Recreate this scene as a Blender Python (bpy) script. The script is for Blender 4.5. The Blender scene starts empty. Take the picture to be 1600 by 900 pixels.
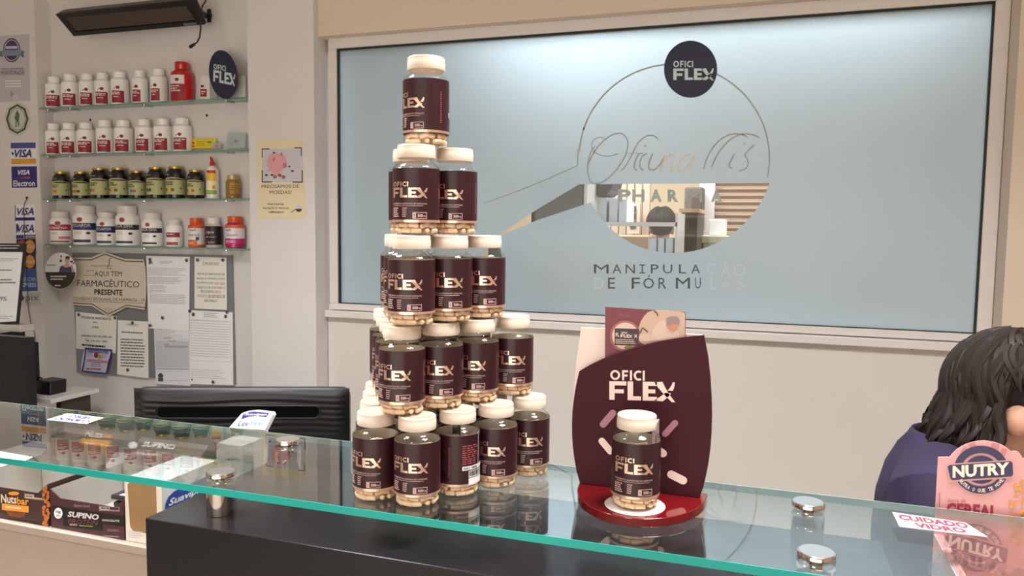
import bpy, bmesh, math, random
from mathutils import Vector, Matrix
random.seed(7)
SC = bpy.context.scene
COL = SC.collection
pi = math.pi

# ------------------------------------------------------------------ camera
F = 1201.3
YAW, PITCH, ROLL = 0.32623, 0.078064, 0.011397
CAM = Vector((0, 0, 1.5))
cy_, sy_, cp_, sp_ = math.cos(YAW), math.sin(YAW), math.cos(PITCH), math.sin(PITCH)
FW = Vector((-sy_ * cp_, cy_ * cp_, -sp_))
RT = Vector((cy_, sy_, 0))
UP = RT.cross(FW)
c_, s_ = math.cos(ROLL), math.sin(ROLL)
RT, UP = c_ * RT + s_ * UP, -s_ * RT + c_ * UP
cam_d = bpy.data.cameras.new('camera')
cam = bpy.data.objects.new('camera', cam_d)
COL.objects.link(cam)
cam_d.sensor_width = 36
cam_d.lens = F / 1600 * 36
cam_d.clip_start = 0.02
cam.matrix_world = Matrix(((RT.x, UP.x, -FW.x, CAM.x), (RT.y, UP.y, -FW.y, CAM.y), (RT.z, UP.z, -FW.z, CAM.z), (0, 0, 0, 1)))
SC.camera = cam

# ------------------------------------------------------------------ light and exposure
SC.view_settings.view_transform = 'Standard'
SC.view_settings.look = 'None'
SC.view_settings.gamma = 1
SC.view_settings.use_curve_mapping = False
SC.view_settings.exposure = 0.06
world = bpy.data.worlds.new('street_daylight')
SC.world = world
world.use_nodes = True
bg = world.node_tree.nodes['Background']
bg.inputs[0].default_value = (1.0, 0.90, 0.80, 1)
bg.inputs[1].default_value = 2.9

def area(name, loc, rot, sx, sy, power, col):
    d = bpy.data.lights.new(name, 'AREA')
    d.shape = 'RECTANGLE'; d.size = sx; d.size_y = sy; d.energy = power; d.color = col
    o = bpy.data.objects.new(name, d)
    o.location = loc; o.rotation_euler = rot
    COL.objects.link(o)
    return o
LAMPS = [(-1.45, 1.0, 27), (0.35, 1.05, 22), (-0.5, -0.9, 16)]
for lx, ly, pw in LAMPS:
    area('ceiling_lamp_light', (lx, ly, 2.745), (0, 0, 0), 0.56, 0.56, pw * 1.95, (0.96, 0.98, 1.0)).data.spread = math.radians(128)
portal = area('shopfront_portal', (-0.4, -2.58, 1.15), (pi / 2, 0, 0), 4.4, 2.0, 1, (1, 1, 1))
portal.data.cycles.is_portal = True
area('laboratory_lamp_light', (-0.3, 4.3, 2.7), (0, 0, 0), 2.4, 0.7, 66, (0.94, 0.97, 1.0))
area('laboratory_lamp_light', (-1.4, 4.6, 2.7), (0, 0, 0), 1.2, 0.5, 30, (0.90, 0.95, 1.0))

# ------------------------------------------------------------------ pixel rays of the calibrated photograph -> world points on real planes
def ray(x, y):
    return FW + RT * ((x - 800) / F) - UP * ((y - 450) / F)
def atY(x, y, Y):
    d = ray(x, y); return CAM + d * (Y / d.y)
def atZ(x, y, Z):
    d = ray(x, y); return CAM + d * ((Z - CAM.z) / d.z)
class Plane:
    def __init__(s, p, n):
        s.o = Vector(p); s.n = Vector(n).normalized()
        if s.n.dot(CAM - s.o) < 0: s.n = -s.n
    def p(s, x, y, off=0.0):
        d = ray(x, y)
        t = (s.o + s.n * off - CAM).dot(s.n) / d.dot(s.n)
        return CAM + d * t

# ------------------------------------------------------------------ materials
def lin(c):
    c = c / 255.0
    return c / 12.92 if c <= 0.04045 else ((c + 0.055) / 1.055) ** 2.4
def rgb(r, g, b): return (lin(r), lin(g), lin(b), 1)
MATS = {}
def mat(name, col=(200, 200, 200), rough=0.5, metal=0.0, spec=0.5, noise=0.0, scale=30, bump=0.0, coat=0.0, emis=None, estr=0.0):
    if name in MATS: return MATS[name]
    m = bpy.data.materials.new(name); m.use_nodes = True
    nt = m.node_tree; b = nt.nodes['Principled BSDF']
    c = rgb(*col)
    b.inputs['Base Color'].default_value = c
    b.inputs['Roughness'].default_value = rough
    b.inputs['Metallic'].default_value = metal
    b.inputs['Specular IOR Level'].default_value = spec
    b.inputs['Coat Weight'].default_value = coat
    if emis:
        b.inputs['Emission Color'].default_value = rgb(*emis); b.inputs['Emission Strength'].default_value = estr
    tc = nt.nodes.new('ShaderNodeTexCoord')
    nz = nt.nodes.new('ShaderNodeTexNoise'); nz.inputs['Scale'].default_value = scale; nz.inputs['Detail'].default_value = 4
    nt.links.new(tc.outputs['Object'], nz.inputs['Vector'])
    n = noise if noise else 0.03
    mx = nt.nodes.new('ShaderNodeMix'); mx.data_type = 'RGBA'
    mx.inputs[6].default_value = tuple(max(0, v * (1 - n)) for v in c[:3]) + (1,)
    mx.inputs[7].default_value = tuple(min(1, v * (1 + n)) for v in c[:3]) + (1,)
    nt.links.new(nz.outputs['Fac'], mx.inputs[0]); nt.links.new(mx.outputs[2], b.inputs['Base Color'])
    if bump:
        bp = nt.nodes.new('ShaderNodeBump'); bp.inputs['Strength'].default_value = bump; bp.inputs['Distance'].default_value = 0.002
        nt.links.new(nz.outputs['Fac'], bp.inputs['Height']); nt.links.new(bp.outputs['Normal'], b.inputs['Normal'])
    MATS[name] = m
    return m
def clear(name, tint, ior=1.45, rough=0.02, gain=1.0, haze=None, hz=0.0):
    if name in MATS: return MATS[name]
    m = bpy.data.materials.new(name); m.use_nodes = True
    nt = m.node_tree; nt.nodes.clear()
    out = nt.nodes.new('ShaderNodeOutputMaterial')
    tr = nt.nodes.new('ShaderNodeBsdfTransparent'); tr.inputs[0].default_value = tint + (1,)
    gl = nt.nodes.new('ShaderNodeBsdfGlossy'); gl.inputs['Roughness'].default_value = rough
    r0 = ((ior - 1) / (ior + 1)) ** 2                      # Schlick reflectance, the same from either side of a thin wall
    lw = nt.nodes.new('ShaderNodeLayerWeight'); lw.inputs['Blend'].default_value = 0.5
    pw = nt.nodes.new('ShaderNodeMath'); pw.operation = 'POWER'; pw.inputs[1].default_value = 5
    mu = nt.nodes.new('ShaderNodeMath'); mu.operation = 'MULTIPLY_ADD'; mu.inputs[1].default_value = (1 - r0) * gain; mu.inputs[2].default_value = r0 * gain; mu.use_clamp = True
    mx = nt.nodes.new('ShaderNodeMixShader')
    nt.links.new(lw.outputs['Facing'], pw.inputs[0]); nt.links.new(pw.outputs[0], mu.inputs[0]); nt.links.new(mu.outputs[0], mx.inputs[0])
    base = tr
    if haze:
        df = nt.nodes.new('ShaderNodeBsdfDiffuse'); df.inputs[0].default_value = rgb(*haze)
        m2 = nt.nodes.new('ShaderNodeMixShader'); m2.inputs[0].default_value = hz
        nt.links.new(tr.outputs[0], m2.inputs[1]); nt.links.new(df.outputs[0], m2.inputs[2]); base = m2
    nt.links.new(base.outputs[0], mx.inputs[1]); nt.links.new(gl.outputs[0], mx.inputs[2])
    nt.links.new(mx.outputs[0], out.inputs[0])
    MATS[name] = m
    return m
def frosted(name, col, tl, rough):
    m = bpy.data.materials.new(name); m.use_nodes = True
    nt = m.node_tree; nt.nodes.clear()
    out = nt.nodes.new('ShaderNodeOutputMaterial')
    df = nt.nodes.new('ShaderNodeBsdfDiffuse'); df.inputs[0].default_value = rgb(*col)
    t = nt.nodes.new('ShaderNodeBsdfTranslucent'); t.inputs[0].default_value = rgb(*tl)
    gl = nt.nodes.new('ShaderNodeBsdfGlossy'); gl.inputs['Roughness'].default_value = rough
    m1 = nt.nodes.new('ShaderNodeMixShader'); m1.inputs[0].default_value = 0.38
    m2 = nt.nodes.new('ShaderNodeMixShader'); m2.inputs[0].default_value = 0.05
    # part of the lab's light goes through scattered about its own direction
    rf = nt.nodes.new('ShaderNodeBsdfRefraction'); rf.inputs['Color'].default_value = rgb(*tl); rf.inputs['Roughness'].default_value = 0.86; rf.inputs['IOR'].default_value = 1.3
    m0 = nt.nodes.new('ShaderNodeMixShader'); m0.inputs[0].default_value = 0.26
    nt.links.new(df.outputs[0], m1.inputs[1]); nt.links.new(t.outputs[0], m1.inputs[2])
    nt.links.new(m1.outputs[0], m0.inputs[1]); nt.links.new(rf.outputs[0], m0.inputs[2])
    nt.links.new(m0.outputs[0], m2.inputs[1]); nt.links.new(gl.outputs[0], m2.inputs[2]); nt.links.new(m2.outputs[0], out.inputs[0])
    MATS[name] = m
    return m

WALL = mat('wall_paint', (224, 220, 217), 0.75, noise=0.04, scale=6, bump=0.05)
WALLB = mat('beige_wall_paint', (222, 205, 186), 0.75, noise=0.04, scale=6, bump=0.05)
CEIL = mat('ceiling_paint', (232, 224, 212), 0.8)
FLOOR = mat('floor_tile', (150, 138, 125), 0.35, noise=0.1, scale=5)
PANEL = mat('white_panel', (222, 216, 208), 0.5, scale=4)
ALU = mat('white_aluminium', (226, 219, 215), 0.42)
GASKET = mat('black_gasket', (28, 28, 27), 0.6)
FROST = frosted('frosted_film', (172, 188, 196), (188, 205, 214), 0.35)
CLEARW = clear('window_glass', (0.97, 0.98, 0.98), 1.35)
CTGLASS = clear('counter_glass', (0.96, 0.99, 0.985), 1.6, 0.0, gain=2.0)
SHGLASS = clear('shelf_glass', (0.88, 0.95, 0.93), 1.5, 0.02, haze=(150, 190, 178), hz=0.12)
TEAL = mat('glass_edge_teal', (36, 158, 148), 0.12, spec=0.4, noise=0.25, scale=3)
SHEDGE = mat('shelf_glass_edge', (112, 152, 138), 0.15, spec=0.6, noise=0.5, scale=12)
CHROME = mat('polished_steel', (225, 216, 210), 0.09, metal=1.0)
CAPST = mat('brushed_steel_cap', (236, 236, 236), 0.28, metal=1.0)
DGREY = mat('dark_grey_laminate', (29, 27, 30), 0.22, spec=0.4, noise=0.08, scale=60)
WHITE = mat('white_plastic', (230, 227, 222), 0.35)
LIDW = mat('white_lid_plastic', (208, 190, 172), 0.3)
PAPER = mat('white_paper', (246, 247, 250), 0.7)
CREAMP = mat('cream_paper', (242, 240, 232), 0.7)
BLACK = mat('black_plastic', (22, 21, 23), 0.35)
INK = mat('black_ink', (28, 26, 26), 0.6)
GREYINK = mat('grey_ink', (128, 130, 136), 0.7)
LGREYINK = mat('pale_grey_ink', (178, 180, 186), 0.7)
PETCLEAR = clear('clear_bottle_plastic', (0.965, 0.96, 0.95), 1.42, 0.05)
WINE = mat('wine_label', (46, 16, 22), 0.36, spec=0.4)
GOLD = mat('rose_gold_foil', (238, 200, 178), 0.28, metal=0.85)
PINKINK = mat('pale_pink_ink', (206, 170, 162), 0.45)
REDINK = mat('dull_red_ink', (160, 70, 72), 0.5)
CAPS = mat('beige_capsule', (226, 192, 156), 0.4)
NAVY = mat('navy_sign', (36, 38, 66), 0.5)
NAVYW = mat('pale_mint_ink', (206, 226, 226), 0.5)
KRAFT = mat('kraft_card', (150, 116, 76), 0.75, noise=0.06)
STEEL = mat('grey_steel_sheet', (142, 146, 148), 0.45, metal=0.35)

# ------------------------------------------------------------------ objects
ORG = {}
def link(o):
    COL.objects.link(o); return o
def tag(o, label=None, cat=None, group=None, kind=None):
    if label: o['label'] = label
    if cat: o['category'] = cat
    if group: o['group'] = group
    if kind: o['kind'] = kind
    return o
def empty(name, loc, label=None, cat=None, group=None, rz=0):
    o = bpy.data.objects.new(name, None); link(o)
    o.empty_display_size = 0.02
    o.location = loc; o.rotation_euler = (0, 0, rz)
    ORG[o.name] = Vector(loc)
    return tag(o, label, cat, group)
class MB:
    def __init__(s): s.v = []; s.f = []; s.sm = []
    def add(s, vs, fs, smooth=False):
        n = len(s.v); s.v += [Vector(p) for p in vs]
        for f in fs: s.f.append([i + n for i in f]); s.sm.append(smooth)
        return s
    def box(s, c, d, R=None):
        c = Vector(c); hx, hy, hz = d[0] / 2, d[1] / 2, d[2] / 2
        vs = [Vector((x * hx, y * hy, z * hz)) for x in (-1, 1) for y in (-1, 1) for z in (-1, 1)]
        if R is not None: vs = [R @ v for v in vs]
        return s.add([v + c for v in vs], [(0, 1, 3, 2), (4, 6, 7, 5), (0, 4, 5, 1), (2, 3, 7, 6), (0, 2, 6, 4), (1, 5, 7, 3)])
    def bb(s, a, b):
        return s.box([(a[i] + b[i]) / 2 for i in range(3)], [abs(b[i] - a[i]) for i in range(3)])
    def lathe(s, prof, n=32, c=(0, 0, 0), axis='Z', cap0=True, cap1=True):
        c = Vector(c); vs = []
        for r, z in prof:
            for k in range(n):
                a = 2 * pi * k / n
                if axis == 'Z': p = Vector((r * math.cos(a), r * math.sin(a), z))
                elif axis == 'Y': p = Vector((r * math.cos(a), z, r * math.sin(a)))
                else: p = Vector((z, r * math.cos(a), r * math.sin(a)))
                vs.append(p + c)
        fs = []
        for i in range(len(prof) - 1):
            for k in range(n):
                k2 = (k + 1) % n
                fs.append((i * n + k, i * n + k2, (i + 1) * n + k2, (i + 1) * n + k))
        s.add(vs, fs, True)
        b = len(s.v) - len(vs)
        if cap0 and prof[0][0] > 1e-6: s.f.append([b + k for k in range(n)][::-1]); s.sm.append(False)
        if cap1 and prof[-1][0] > 1e-6: s.f.append([b + (len(prof) - 1) * n + k for k in range(n)]); s.sm.append(False)
        return s
    def cyl(s, a, b, r, n=20, r2=None):
        return s.tube([a, b], [r, r if r2 is None else r2], n)
    def tube(s, pts, r, n=10, caps=True):
        pts = [Vector(p) for p in pts]
        rs = r if isinstance(r, (list, tuple)) else [r] * len(pts)
        vs = []; ref = None
        for i, p in enumerate(pts):
            t = (pts[min(i + 1, len(pts) - 1)] - pts[max(i - 1, 0)]).normalized()
            if ref is None:
                ref = Vector((0, 0, 1)) if abs(t.z) < 0.9 else Vector((1, 0, 0))
            u = t.cross(ref).normalized(); w = u.cross(t).normalized(); ref = w
            for k in range(n):
                a = 2 * pi * k / n
                vs.append(p + (u * math.cos(a) + w * math.sin(a)) * rs[i])
        fs = []
        for i in range(len(pts) - 1):
            for k in range(n):
                k2 = (k + 1) % n
                fs.append((i * n + k, i * n + k2, (i + 1) * n + k2, (i + 1) * n + k))
        s.add(vs, fs, True)
        b = len(s.v) - len(vs)
        if caps:
            s.f.append([b + k for k in range(n)][::-1]); s.sm.append(False)
            s.f.append([b + (len(pts) - 1) * n + k for k in range(n)]); s.sm.append(False)
        return s
    def prism(s, pts, vec):
        pts = [Vector(p) for p in pts]; vec = Vector(vec); n = len(pts)
        fs = [tuple(range(n))[::-1], tuple(range(n, 2 * n))] + [(i, (i + 1) % n, (i + 1) % n + n, i + n) for i in range(n)]
        return s.add(pts + [p + vec for p in pts], fs)
    def poly(s, pts): return s.add(pts, [tuple(range(len(pts)))])
    def sphere(s, c, r, n=16, m=10, R=None):
        c = Vector(c); rr = r if isinstance(r, (tuple, list)) else (r, r, r)
        vs = []
        for i in range(m + 1):
            th = pi * i / m
            for k in range(n):
                a = 2 * pi * k / n
                p = Vector((rr[0] * math.sin(th) * math.cos(a), rr[1] * math.sin(th) * math.sin(a), rr[2] * math.cos(th)))
                vs.append((R @ p if R is not None else p) + c)
        fs = [(i * n + k, (i + 1) * n + k, (i + 1) * n + (k + 1) % n, i * n + (k + 1) % n) for i in range(m) for k in range(n)]
        return s.add(vs, fs, True)
    def build(s, name, m, parent=None, org=None, sharp=35, bevel=0, merge=False, mats=None, fm=None):
        if parent is not None and org is None: org = ORG.get(parent.name, Vector((0, 0, 0)))
        if org is None: org = Vector((0, 0, 0))
        org = Vector(org)
        me = bpy.data.meshes.new(name)
        me.from_pydata([tuple(p - org) for p in s.v], [], s.f)
        bm = bmesh.new(); bm.from_mesh(me)
        if merge: bmesh.ops.remove_doubles(bm, verts=bm.verts, dist=1e-5)
        for f, k in zip(bm.faces, s.sm): f.smooth = k
        bmesh.ops.recalc_face_normals(bm, faces=bm.faces)
        bm.to_mesh(me); bm.free()
        try: me.set_sharp_from_angle(angle=math.radians(sharp))
        except Exception: pass
        me.materials.append(m)
        if mats:
            for mm in mats: me.materials.append(mm)
            for p in me.polygons: p.material_index = fm(p)
        o = bpy.data.objects.new(name, me); link(o)
        if parent is not None:
            o.parent = parent; ORG[o.name] = org
        else:
            o.location = org; ORG[o.name] = org
        if bevel:
            b = o.modifiers.new('bevel', 'BEVEL'); b.width = bevel; b.segments = 2; b.limit_method = 'ANGLE'; b.angle_limit = math.radians(40)
        return o
def structure(o): o['kind'] = 'structure'; return o

# text outlines as meshes, normalised to the unit square
TC = {}
def glyphs(s, bold=0.0, shear=0.0, space=1.0):
    k = (s, bold, shear, space)
    if k in TC: return TC[k]
    cu = bpy.data.curves.new('lettering', 'FONT'); cu.body = s; cu.offset = 0 if 'M' in s else bold * 0.85; cu.shear = shear; cu.resolution_u = 2; cu.space_character = space
    ob = bpy.data.objects.new('lettering', cu); COL.objects.link(ob)
    dg = bpy.context.evaluated_depsgraph_get()
    ev = ob.evaluated_get(dg); me = ev.to_mesh()
    vs = [(v.co.x, v.co.y) for v in me.vertices]; fs = [tuple(p.vertices) for p in me.polygons]
    ev.to_mesh_clear()
    bpy.data.objects.remove(ob); bpy.data.curves.remove(cu)
    x0 = min(v[0] for v in vs); x1 = max(v[0] for v in vs); y0 = min(v[1] for v in vs); y1 = max(v[1] for v in vs)
    asp = (x1 - x0) / (y1 - y0)
    vs = [((x - x0) / (x1 - x0), (y - y0) / (y1 - y0)) for x, y in vs]
    TC[k] = (vs, fs, asp)
    return TC[k]
def blade(p0, p1, w0, w1, bow=0.0, n=8):
    """tapered curved stroke as quads in 2D"""
    vs = []; fs = []
    dx, dy = p1[0] - p0[0], p1[1] - p0[1]; L = math.hypot(dx, dy); nx, ny = -dy / L, dx / L
    for i in range(n + 1):
        t = i / n; b = bow * 4 * t * (1 - t); w = w0 + (w1 - w0) * t
        x, y = p0[0] + dx * t + nx * b, p0[1] + dy * t + ny * b
        vs += [(x + nx * w / 2, y + ny * w / 2), (x - nx * w / 2, y - ny * w / 2)]
    for i in range(n): fs.append((2 * i, 2 * i + 1, 2 * i + 3, 2 * i + 2))
    return vs, fs
def flex2d():
    vs = []; fs = []
    def q(x0, y0, x1, y1, n=1):
        for k in range(n):
            a = x0 + (x1 - x0) * k / n; b = x0 + (x1 - x0) * (k + 1) / n
            m = len(vs); vs.extend([(a, y0), (b, y0), (b, y1), (a, y1)]); fs.append((m, m + 1, m + 2, m + 3))
    q(0, 0, .085, 1); q(.085, .78, .27, 1, 3); q(.085, .36, .23, .57, 2)
    q(.29, 0, .375, 1); q(.375, 0, .50, .22, 2)
    q(.525, 0, .61, 1); q(.61, .79, .745, 1, 2); q(.61, .395, .72, .60, 2); q(.61, 0, .745, .21, 2)
    for p0, p1, w0, w1, bw in (((.765, 1.0), (1.0, -.05), .13, .05, -.015), ((.765, .0), (1.0, 1.0), .14, .03, -.05)):
        v, f = blade(p0, p1, w0, w1, bw, 16); m = len(vs); vs.extend(v)
        if w0 > .135: f = f[:7] + f[9:]          # the second stroke of the X stops where it meets the first
        fs.extend([tuple(i + m for i in g) for g in f])
    return vs, fs
FLEX = flex2d()
def ofici2d(stroke=.17):
    vs = []; fs = []
    def q(x0, y0, x1, y1, n=1):
        for k in range(n):
            a = x0 + (x1 - x0) * k / n; b = x0 + (x1 - x0) * (k + 1) / n
            m = len(vs); vs.extend([(a, y0), (b, y0), (b, y1), (a, y1)]); fs.append((m, m + 1, m + 2, m + 3))
    def arc(cx, rx, a0, a1, w=.062, n=20):
        ry = .5; wy = .2
        for k in range(n):
            a, b = a0 + (a1 - a0) * k / n, a0 + (a1 - a0) * (k + 1) / n; m = len(vs)
            vs.extend([(cx + rx * math.cos(a), .5 + ry * math.sin(a)), (cx + rx * math.cos(b), .5 + ry * math.sin(b)), (cx + (rx - w) * math.cos(b), .5 + (ry - wy) * math.sin(b)), (cx + (rx - w) * math.cos(a), .5 + (ry - wy) * math.sin(a))])
            fs.append((m, m + 1, m + 2, m + 3))
    arc(.145, .145, 0, 2 * pi)
    q(.345, 0, .405, 1); q(.405, .79, .52, 1); q(.405, .38, .505, .57)
    q(.575, 0, .635, 1)
    arc(.825, .14, .30 * pi, 1.70 * pi)
    q(.94, 0, 1.0, 1)
    return vs, fs
OFICI = ofici2d()
IBAR = ([(0, 0), (1, 0), (1, .12), (0, .12), (0, .88), (1, .88), (1, 1), (0, 1), (.4, .12), (.6, .12), (.6, .88), (.4, .88)], [(0, 1, 2, 3), (4, 5, 6, 7), (8, 9, 10, 11)])

class Sheet:
    """draws flat marks on a plane; every mark is given by the place where it stands"""
    def __init__(s, plane, off=0.0008): s.pl = plane; s.off = off; s.k = 0
    def P(s, x, y): return s.pl.p(x, y, s.off + 1.6e-5 * s.k)
    def pts(s, mb, pts):
        mb.poly([s.P(*p) for p in pts]); s.k = (s.k + 1) % 12; return s
    def rect(s, mb, x0, y0, x1, y1, dy=0, dx=0):
        return s.pts(mb, [(x0, y0), (x1, y0 + dy), (x1 + dx, y1 + dy), (x0 + dx, y1)])
    def ell(s, mb, cx, cy, rx, ry, n=28, a0=0, a1=2 * pi):
        return s.pts(mb, [(cx + rx * math.cos(a0 + (a1 - a0) * k / n), cy + ry * math.sin(a0 + (a1 - a0) * k / n)) for k in range(n + (0 if a1 - a0 > 6.2 else 1))])
    def ring(s, mb, cx, cy, rx, ry, w, n=36, a0=0, a1=2 * pi):
        for k in range(n):
            a, b = a0 + (a1 - a0) * k / n, a0 + (a1 - a0) * (k + 1) / n
            s.pts(mb, [(cx + rx * math.cos(a), cy + ry * math.sin(a)), (cx + rx * math.cos(b), cy + ry * math.sin(b)), (cx + (rx - w) * math.cos(b), cy + (ry - w) * math.sin(b)), (cx + (rx - w) * math.cos(a), cy + (ry - w) * math.sin(a))])
        return s
    def frame(s, mb, x0, y0, x1, y1, w, dy=0, dx=0):
        for a in ((x0, y0, x1, y0 + w), (x0, y1 - w, x1, y1)): s.rect(mb, *a, dy=dy, dx=0)
        s.rect(mb, x0, y0, x0 + w, y1); s.rect(mb, x1 - w, y0 + dy, x1, y1 + dy)
    def strokes(s, mb, pts, w):
        for a, b in zip(pts[:-1], pts[1:]):
            dx, dy = b[0] - a[0], b[1] - a[1]; L = math.hypot(dx, dy) or 1; nx, ny = -dy / L * w / 2, dx / L * w / 2
            s.pts(mb, [(a[0] + nx, a[1] + ny), (b[0] + nx, b[1] + ny), (b[0] - nx, b[1] - ny), (a[0] - nx, a[1] - ny)])
        return s
    def glyph(s, mb, g, x0, y0, x1, y1, dy=0, dx=0):
        """fit unit glyphs between left x0 / right x1, top y0 / bottom y1; dy drops the right end, dx shifts the top"""
        o = s.P(x0, y1); ex = s.P(x1, y1 + dy) - o; ey = s.P(x0 + dx, y0) - o
        mb.add([o + ex * u + ey * v for u, v in g[0]], g[1])
        return s
    def text(s, mb, t, x0, y0, x1, y1, dy=0, dx=0, bold=0.0, shear=0.0, space=1.0):
        return s.glyph(mb, glyphs(t, bold, shear, space), x0, y0, x1, y1, dy, dx)
    def lines(s, mb, x0, y0, x1, y1, n, h=0.45, dy=0, ragged=0.25, words=True):
        """rows of print too small to read"""
        st = (y1 - y0) / n
        for i in range(n):
            y = y0 + st * i; xe = x1 - (x1 - x0) * random.random() * ragged; x = x0
            while x < xe:
                w = random.uniform(1.2, 4.5) if words else xe - x
                e = min(x + w, xe)
                d0 = dy * (x - x0) / (x1 - x0 + 1e-6); d1 = dy * (e - x0) / (x1 - x0 + 1e-6)
                s.pts(mb, [(x, y + d0), (e, y + d1), (e, y + d1 + st * h), (x, y + d0 + st * h)])
                x = e + 0.6
        return s
def sheet_obj(name, plane, quad, m, label, cat, group=None, th=0.0012, parent=None):
    """a thin sheet with real thickness standing on a plane"""
    pts = [plane.p(*q, th) for q in quad]
    org = pts[0] - plane.n * th
    o = MB().prism(pts, -plane.n * th).build(name, m, parent=parent, org=org if parent is None else None)
    if parent is None: tag(o, label, cat, group)
    return o, Sheet(plane, th + 0.0004)

# ================================================================== the setting
YP, YN, YW = 2.9500, 3.0385, 3.0444          # pillar face, niche back, window wall
XL, XN, XP = -3.5282, -2.2632, -1.9199      # niche left, niche right, pillar right
XJ = 0.7281
HC = 2.75
structure(MB().bb((-5.0, -2.6, -0.05), (2.9, 6.4, 0)).build('floor', FLOOR))
structure(MB().bb((-5.0, -2.6, HC), (2.9, 6.4, HC + 0.1)).build('ceiling', CEIL))
structure(MB().bb((-5.1, -2.6, 0), (-5.0, 6.4, HC)).build('wall_left', WALL))
structure(MB().bb((2.9, -2.6, 0), (3.0, 6.4, HC)).build('wall_right', WALLB))
structure(MB().bb((-5.1, -2.7, 2.15), (3.0, -2.6, HC)).bb((-5.1, -2.7, 0), (-2.7, -2.6, 2.15)).bb((1.9, -2.7, 0), (3.0, -2.6, 2.15)).build('wall_front', WALL))
# back wall: left pier with the card stickers, niche, pillar, window wall
structure(MB().bb((-5.0, YP, 0), (XL, 3.25, HC)).build('wall_back_left', WALL))
structure(MB().bb((XL - 0.01, YN, 0), (XN + 0.01, 3.25, HC)).build('wall_niche', WALL))
structure(MB().bb((XN, YP, 0), (XP, 3.25, HC)).build('wall_pillar', WALL))
structure(MB().bb((XP, 2.9854, 2.3260), (XJ, 3.25, HC)).build('wall_lintel', WALLB))
structure(MB().bb((XJ, 2.9240, 0), (2.9, 3.25, HC)).build('wall_back_right', WALLB))
structure(MB().bb((XP, YW + 0.012, 0), (XJ, 3.25, 1.1342)).build('wall_back', WALL))
pan = structure(MB().bb((XP + 0.003, YW, 0), (XJ - 0.018, YW + 0.012, 1.0846)).build('trim_1', PANEL, bevel=0.0015))
for x, y in ((1537, 552), (1425, 545)):
    p = atY(x, y, YW)
    MB().lathe([(0.0045, 0), (0.0045, -0.003), (0.002, -0.004)], 10, p, 'Y').build('screw', GASKET, parent=pan)
structure(MB().prism([(XL, YN, 2.5998), (XL, YN, HC), (XL, YN - 0.06, HC), (XL, YN - 0.055, 2.6800), (XL, YN - 0.02, 2.6269)], (XN - XL, 0, 0)).build('trim_2', CEIL))
structure(MB().prism([(-5.0, YP, 2.5998), (-5.0, YP, HC), (-5.0, YP - 0.06, HC), (-5.0, YP - 0.055, 2.6800), (-5.0, YP - 0.02, 2.6269)], (XL + 5.0, 0, 0)).build('trim_3', CEIL))

# ---- the frosted window
win = empty('window_1', (-0.5, YW, 1.2)); win['kind'] = 'structure'
gx0, gx1, gz0, gz1 = -1.8585, 0.6809, 1.1495, 2.2812
fr = MB()
fr.bb((XP + 0.02, YW - 0.012, gz1), (XJ - 0.002, YW + 0.05, 2.3260))
fr.bb((XP + 0.02, YW - 0.012, gz0 - 0.028), (XJ - 0.002, YW + 0.05, gz0))
fr.bb((XP + 0.02, YW - 0.012, gz0), (gx0, YW + 0.05, gz1))
fr.bb((gx1, YW - 0.012, gz0), (XJ - 0.002, YW + 0.05, gz1))
fr.build('window_frame', ALU, parent=win, bevel=0.0015)
gk = MB(); g = 0.006
gk.bb((gx0, YW - 0.004, gz1 - g), (gx1, YW + 0.02, gz1)).bb((gx0, YW - 0.004, gz0), (gx1, YW + 0.02, gz0 + 0.003))
gk.bb((gx0, YW - 0.004, gz0), (gx0 + g, YW + 0.02, gz1)).bb((gx1 - g, YW - 0.004, gz0), (gx1, YW + 0.02, gz1))
gk.build('gasket', GASKET, parent=win)
sl = MB().bb((XP + 0.002, YW - 0.030, 1.0858), (XJ - 0.006, YW + 0.01, 1.1177))
sl.build('window_sill', ALU, parent=win, bevel=0.004)
MB().bb((gx0, YW + 0.010, gz0), (gx1, YW + 0.016, gz1)).build('glass_pane', CLEARW, parent=win)
WPL = Plane((0, YW + 0.009, 0), (0, -1, 0))
def wq(x, y): p = WPL.p(x, y); return (p.x, p.z)
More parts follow.
